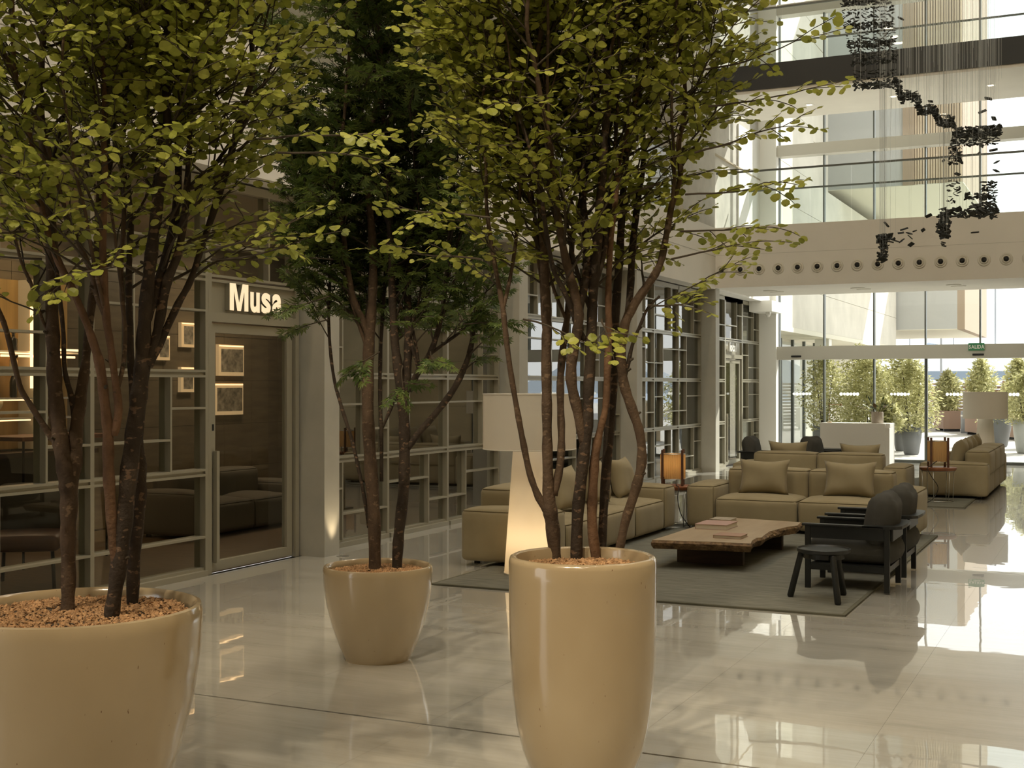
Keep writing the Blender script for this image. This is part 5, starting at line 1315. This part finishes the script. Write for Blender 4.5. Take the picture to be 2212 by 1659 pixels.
# stone wing that carries on the line of the left wall
wg = empty('building_wing', (-7.2, 30.1, 0), label='pale stone wing of the building outside, with joints and overhang', cat='building')
YE = 48.4
MB().box(-6, -0.02, 0.0, YE - 30.1, 3.2, 7.2).build('core', 'stone_joint', wg)
yy = [0.0, 2.3, 4.6, 6.9, 9.2, 11.5, 13.8, 16.1, YE - 30.1]
for j in range(len(yy) - 1):
    for (z0, z1) in ((3.2, 4.25), (4.25, 5.3), (5.3, 6.25), (6.25, 7.2)):
        MB().box(-0.02, 0.0, yy[j] + (0 if j == 0 else 0.0), yy[j + 1], z0 + 0.006, z1 - 0.006).build('stone', 'stone_out', wg)
MB().box(-6, 0.02, 0.0, YE - 30.1, 3.08, 3.2).build('soffit_edge', 'cream_soffit', wg)
MB().box(-6, -1.2, 0.0, YE - 30.1, 0, 3.08).build('recess_wall', 'stone_out', wg)
for k in range(7):
    y = 0.5 + k * 1.5
    MB().box(-1.2, -1.12, y, y + 0.09, 0, 3.08).build('shop_mullion', 'frame_dark', wg)
    MB().box(-1.19, -1.16, y + 0.09, y + 1.5, 0.1, 3.0).build('shop_pane', 'facade_glass', wg)
for y in (6.2, 12.5): MB().box(-0.45, -0.05, y, y + 0.4, 0, 3.08).build('column', 'plaster_white', wg)
MB().box(-6, -0.02, 0.0, 3.9, 7.2, 16.0).build('upper_core', 'stone_joint', wg)
for (z0, z1) in ((7.2, 8.6), (8.6, 10.0), (10.0, 11.4), (11.4, 12.8), (12.8, 16.0)):
    for (a, b_) in ((0, 1.9), (1.9, 3.9)):
        MB().box(-0.02, 0.0, a, b_, z0 + 0.006, z1 - 0.006).build('stone', 'stone_out', wg)
MB().box(-6, -0.35, 3.9, 7.6, 7.2, 16.0).build('set_back_wall', 'stone_out', wg)
for z in (8.6, 10.0, 11.4, 12.8): MB().box(-0.36, -0.345, 3.9, 7.6, z - 0.008, z + 0.008).build('joint', 'stone_joint', wg)
bx = wg; OB = Matrix.Translation((0, 7.6, 7.5))
MB().box(-5.0, 1.78, 0, 8, 0.02, 9, OB).build('grey_face', 'grey_panel', bx)
MB().box(-5.0, 3.42, 0, 8, 0.0, 0.02, OB).build('soffit', 'cream_soffit', bx)
MB().box(1.78, 2.10, -0.05, 8, 0.02, 9, OB).build('return', 'brown_edge', bx)
MB().box(2.10, 3.40, 0.06, 8, 0.02, 9, OB).build('slat_core', 'brown_edge', bx)
for k in range(18): MB().box(2.11 + k * 0.072, 2.11 + k * 0.072 + 0.052, 0.0, 0.06, 0.02, 9, OB).build('slat', 'slat_tan', bx)
b2 = wg; OC = Matrix.Translation((0, 18.4, 3.8))
MB().box(-5.0, 2.14, 0, 9, 0.02, 3.2, OC).build('grey_face', 'grey_panel', b2)
MB().box(2.14, 2.40, 0, 9, 0.0, 3.2, OC).build('end_panel', 'brown_edge', b2)
MB().box(-5.0, 2.14, 0.0, 9, 0.0, 0.02, OC).build('soffit', 'cream_soffit', b2)
MB().box(-5.0, 2.14, -0.005, 0, 1.9, 1.915, OC).build('joint', 'stone_joint', b2)

# shrubs: each a pot or a wooden box with its own bushy crown of small leaves
def bush(mb_leaf, n, rx, ry, h, z0, ls, g, droop=0.0):
    """numpy crown of folded leaf blades"""
    a = g.uniform(0, 2 * PI, n); rr_ = np.sqrt(g.uniform(0.08, 1, n)); t = g.uniform(0, 1, n) ** 0.85
    prof = np.clip(1.15 * np.sin(PI * np.clip(t * 0.86 + 0.14, 0, 1)) ** 0.6, 0.15, 1)
    wob = 1 + 0.22 * np.sin(3 * a + 5 * t) + 0.15 * np.sin(7 * a - 9 * t)
    p = np.stack([np.cos(a) * rr_ * rx * prof * wob, np.sin(a) * rr_ * ry * prof * wob, z0 + t * h * (1 + 0.10 * np.sin(5 * a))], 1)
    d = g.normal(0, 1, (n, 3)); d[:, 2] = d[:, 2] * 0.6 + 0.1 - droop; d /= np.linalg.norm(d, axis=1)[:, None]
    s = np.cross(d, g.normal(0, 1, (n, 3))); s /= np.linalg.norm(s, axis=1)[:, None]
    l = (ls * g.uniform(0.7, 1.3, n))[:, None]
    V = np.stack([p, p + d * l * 0.5 + s * l * 0.17, p + d * l, p + d * l * 0.5 - s * l * 0.17], 1).reshape(-1, 3)
    F = np.arange(n * 4).reshape(n, 4)
    me = bpy.data.meshes.new('foliage'); me.vertices.add(n * 4); me.vertices.foreach_set('co', V.reshape(-1).astype(np.float32))
    me.loops.add(n * 4); me.loops.foreach_set('vertex_index', F.reshape(-1).astype(np.int32)); me.polygons.add(n)
    me.polygons.foreach_set('loop_start', (np.arange(n) * 4).astype(np.int32)); me.update(calc_edges=True); me.validate()
    at = me.attributes.new('tint', 'FLOAT', 'POINT'); at.data.foreach_set('value', np.repeat(g.uniform(0, 1, n), 4).astype(np.float32))
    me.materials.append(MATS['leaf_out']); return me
def pot_shrub(x, y, kind, rx, h, label, seed, n=4000, pr=0.36, ph=0.95, m='pot_grey', ls=0.11):
    if kind == 'pot' and pr == 0.36: pr, ph = 0.27, 0.72
    g = np.random.default_rng(seed)
    s = empty('potted_shrub', (x, y, -0.02), label=label, cat='shrub', group='shrubs outside the facade')
    if kind == 'box':
        MB().bevel_box(-0.75, 0.75, -0.35, 0.35, 0.10, ph, 0.01).build('planter_box', 'planter_wood', s)
        for sx in (-0.6, 0.6): MB().box(sx - 0.06, sx + 0.06, -0.3, 0.3, 0, 0.10).build('foot', 'black', s)
    else:
        MB().lathe([(0.0, 0), (pr * 0.62, 0), (pr * 0.70, 0.05), (pr * 0.92, ph * 0.6), (pr, ph), (pr * 0.9, ph), (pr * 0.88, ph - 0.08), (0.0, ph - 0.08)], 28).build('pot', m, s, True)
    for k in range(5):
        a = g.uniform(0, 6.28); q = (math.cos(a) * rx * 0.5, math.sin(a) * rx * 0.3)
        MB().tube([(q[0] * 0.2, q[1] * 0.2, ph - 0.1), (q[0] * 0.6, q[1] * 0.6, ph + h * 0.4), (q[0], q[1], ph + h * 0.8)], [0.018, 0.012, 0.005], 5).build('stem', 'twig', s)
    tag(obj('foliage', bush(None, n, rx, rx * 0.75, h, ph - 0.15, ls, g), s), kind='stuff')
    return s
P_ = pot_shrub
P_(-6.75, 33.2, 'pot', 0.55, 2.0, 'bamboo shrub outside the first facade pane next to the stone wing', 101, 3000)
P_(-6.15, 35.0, 'pot', 0.75, 2.1, 'bamboo shrub outside behind the second facade pane', 102, 4300)
P_(-5.75, 34.0, 'pot', 0.72, 1.9, 'bamboo shrub outside just left of the counter plant', 103, 4300)
P_(-5.10, 35.4, 'pot', 0.72, 1.95, 'bamboo shrub outside directly behind the counter plant', 104, 4300)
P_(-4.62, 33.6, 'pot', 0.60, 1.75, 'bamboo shrub outside right of the counter plant', 105, 4000)
P_(-5.05, 32.3, 'pot', 0.34, 0.75, 'low grassy plant in a slim pale pot outside beside the counter', 106, 1500, 0.20, 0.80, 'pot_pale', 0.14)
P_(-7.05, 46.2, 'pot', 0.7, 1.3, 'shrub in a pale pot further out on the pavement', 107, 3000, 0.45, 1.05, 'pot_pale')
P_(-2.98, 38.9, 'pot', 0.62, 0.75, 'big charcoal pot with a low shrub outside behind the right floor lamp', 108, 2200, 0.42, 0.86, 'pot_grey')
P_(-2.0, 35.5, 'pot', 0.55, 1.3, 'pale tapered pot with a shrub outside at the right edge', 109, 3600, 0.34, 0.88, 'pot_pale')
for k, (u, v, lab) in enumerate(((1974, 921, 'leftmost'), (2047, 931, 'second from the left'), (2118, 940, 'third from the left'), (2200, 950, 'rightmost'))):
    p = on_z(u, v, -0.02)
    o_ = P_(p.x, p.y, 'box', 0.62, 1.55 + 0.35 * (k > 1), 'hedge shrub in a brown wooden box across the pavement, %s of four' % lab, 120 + k, 3600, 0.3, 0.80, 'pot_grey', 0.16)
    o_.rotation_euler = (0, 0, -1.21)
fc = empty('slat_fence', (-6.15, 55.9, -0.02), -1.21, label='red-brown wooden slat screen between the hedge boxes outside', cat='fence')
for k in range(14):
    MB().box(-6.5, 7.5, -0.02, 0.02, 0.10 + k * 0.13, 0.10 + k * 0.13 + 0.088).build('slat', 'fence_wood', fc)
for x in (-6.4, -4.2, -2.0, 0.2, 2.4, 4.6, 7.3): MB().box(x - 0.04, x + 0.04, 0.02, 0.09, 0, 1.95).build('post', 'fence_wood', fc)
for k, (u, v, h) in enumerate(((1968, 923, 0.84), (2005, 925, 0.86), (2044, 929, 0.82), (2085, 936, 0.80))):
    p = on_z(u, v, -0.02)
    b_ = empty('bollard_light', (p.x, p.y, -0.02), label='slim grey bollard light outside, %s from the left' % ORD[k], cat='bollard', group='bollards outside')
    MB().lathe([(0.0, 0), (0.16, 0), (0.16, h), (0.15, h + 0.02), (0.0, h + 0.02)], 16, Matrix.Rotation(0.06 if k == 2 else 0.0, 4, 'Y')).build('post', 'bollard', b_, True)
    MB().lathe([(0.162, h * 0.78), (0.164, h * 0.86)], 16, None, True).build('lens', 'white_paint', b_)
cb = empty('timber_cube', (-1.72, 38.2, -0.02), label='pale timber kiosk box outside at the right edge', cat='kiosk')
MB().bevel_box(-0.42, 0.42, -0.4, 0.4, 0, 1.22, 0.01).build('body', 'slat_tan', cb)
MB().prism([(-0.46, -0.44), (0.46, -0.44), (0.46, 0.44), (-0.46, 0.44)], 1.22, 1.30).build('lid', 'stone_out', cb)
# harbour
MB().box(-160, 160, 120, 420, -1.5, -1.0).build('sea', 'sea')['kind'] = 'structure'
for k, (u, wd, dist) in enumerate(((1965, 9, 95), (2060, 14, 88), (2150, 16, 80), (1900, 8, 110))):
    p = on_y(u, 833, dist)
    yt = empty('yacht', (p.x, p.y, -0.5), 0.15 * k, label='white yacht moored in the harbour, %s' % ['left of the tall mast', 'behind the hedge beside the mast', 'large one at the right', 'small far one behind the shrubs'][k], cat='boat')
    MB().add([(-wd / 2, -1.4, 0), (wd / 2 - 2, -1.4, 0), (wd / 2, 0, 0), (wd / 2 - 2, 1.4, 0), (-wd / 2, 1.4, 0), (-wd / 2 - .6, -1.7, 2.0), (wd / 2 - 1, -1.7, 2.2), (wd / 2 + 1.6, 0, 2.4), (wd / 2 - 1, 1.7, 2.2), (-wd / 2 - .6, 1.7, 2.0)],
             [(4, 3, 2, 1, 0), (5, 6, 7, 8, 9), (0, 1, 6, 5), (1, 2, 7, 6), (2, 3, 8, 7), (3, 4, 9, 8), (4, 0, 5, 9)]).build('hull', 'boat_white', yt)
    MB().box(-wd * 0.35, wd * 0.22, -1.2, 1.2, 2.0, 3.5).build('cabin', 'boat_white', yt)
    MB().box(-wd * 0.34, wd * 0.225, -1.22, 1.22, 2.6, 3.1).build('windows', 'boat_glass', yt)
    MB().box(-wd * 0.25, wd * 0.08, -0.9, 0.9, 3.5, 4.4).build('bridge', 'boat_white', yt)
    MB().tube([(0, 0, 4.4), (0, 0, 7.5 + k)], 0.05, 6).build('mast', 'bollard', yt)
_q = on_y(2033, 640, 60)
pl_ = MB().tube([(_q.x, 60, -0.02), _q], 0.045, 8).build('lamp_post', 'bollard'); tag(pl_, 'thin grey mast rising behind the hedges outside', 'post')
hl = MB(); pr_ = []
for i in range(41): pr_.append((-220 + i * 11, 6 + 7 * math.sin(i * 0.5) ** 2 + 4 * math.sin(i * 1.3 + 1)))
hl.add([(x, 440, -2) for x, z in pr_] + [(x, 440, z) for x, z in pr_] + [(x, 470, z * .8) for x, z in pr_], [(i, i + 1, 42 + i, 41 + i) for i in range(40)] + [(41 + i, 42 + i, 83 + i, 82 + i) for i in range(40)])
hl.build('hills', 'hill')['kind'] = 'structure'
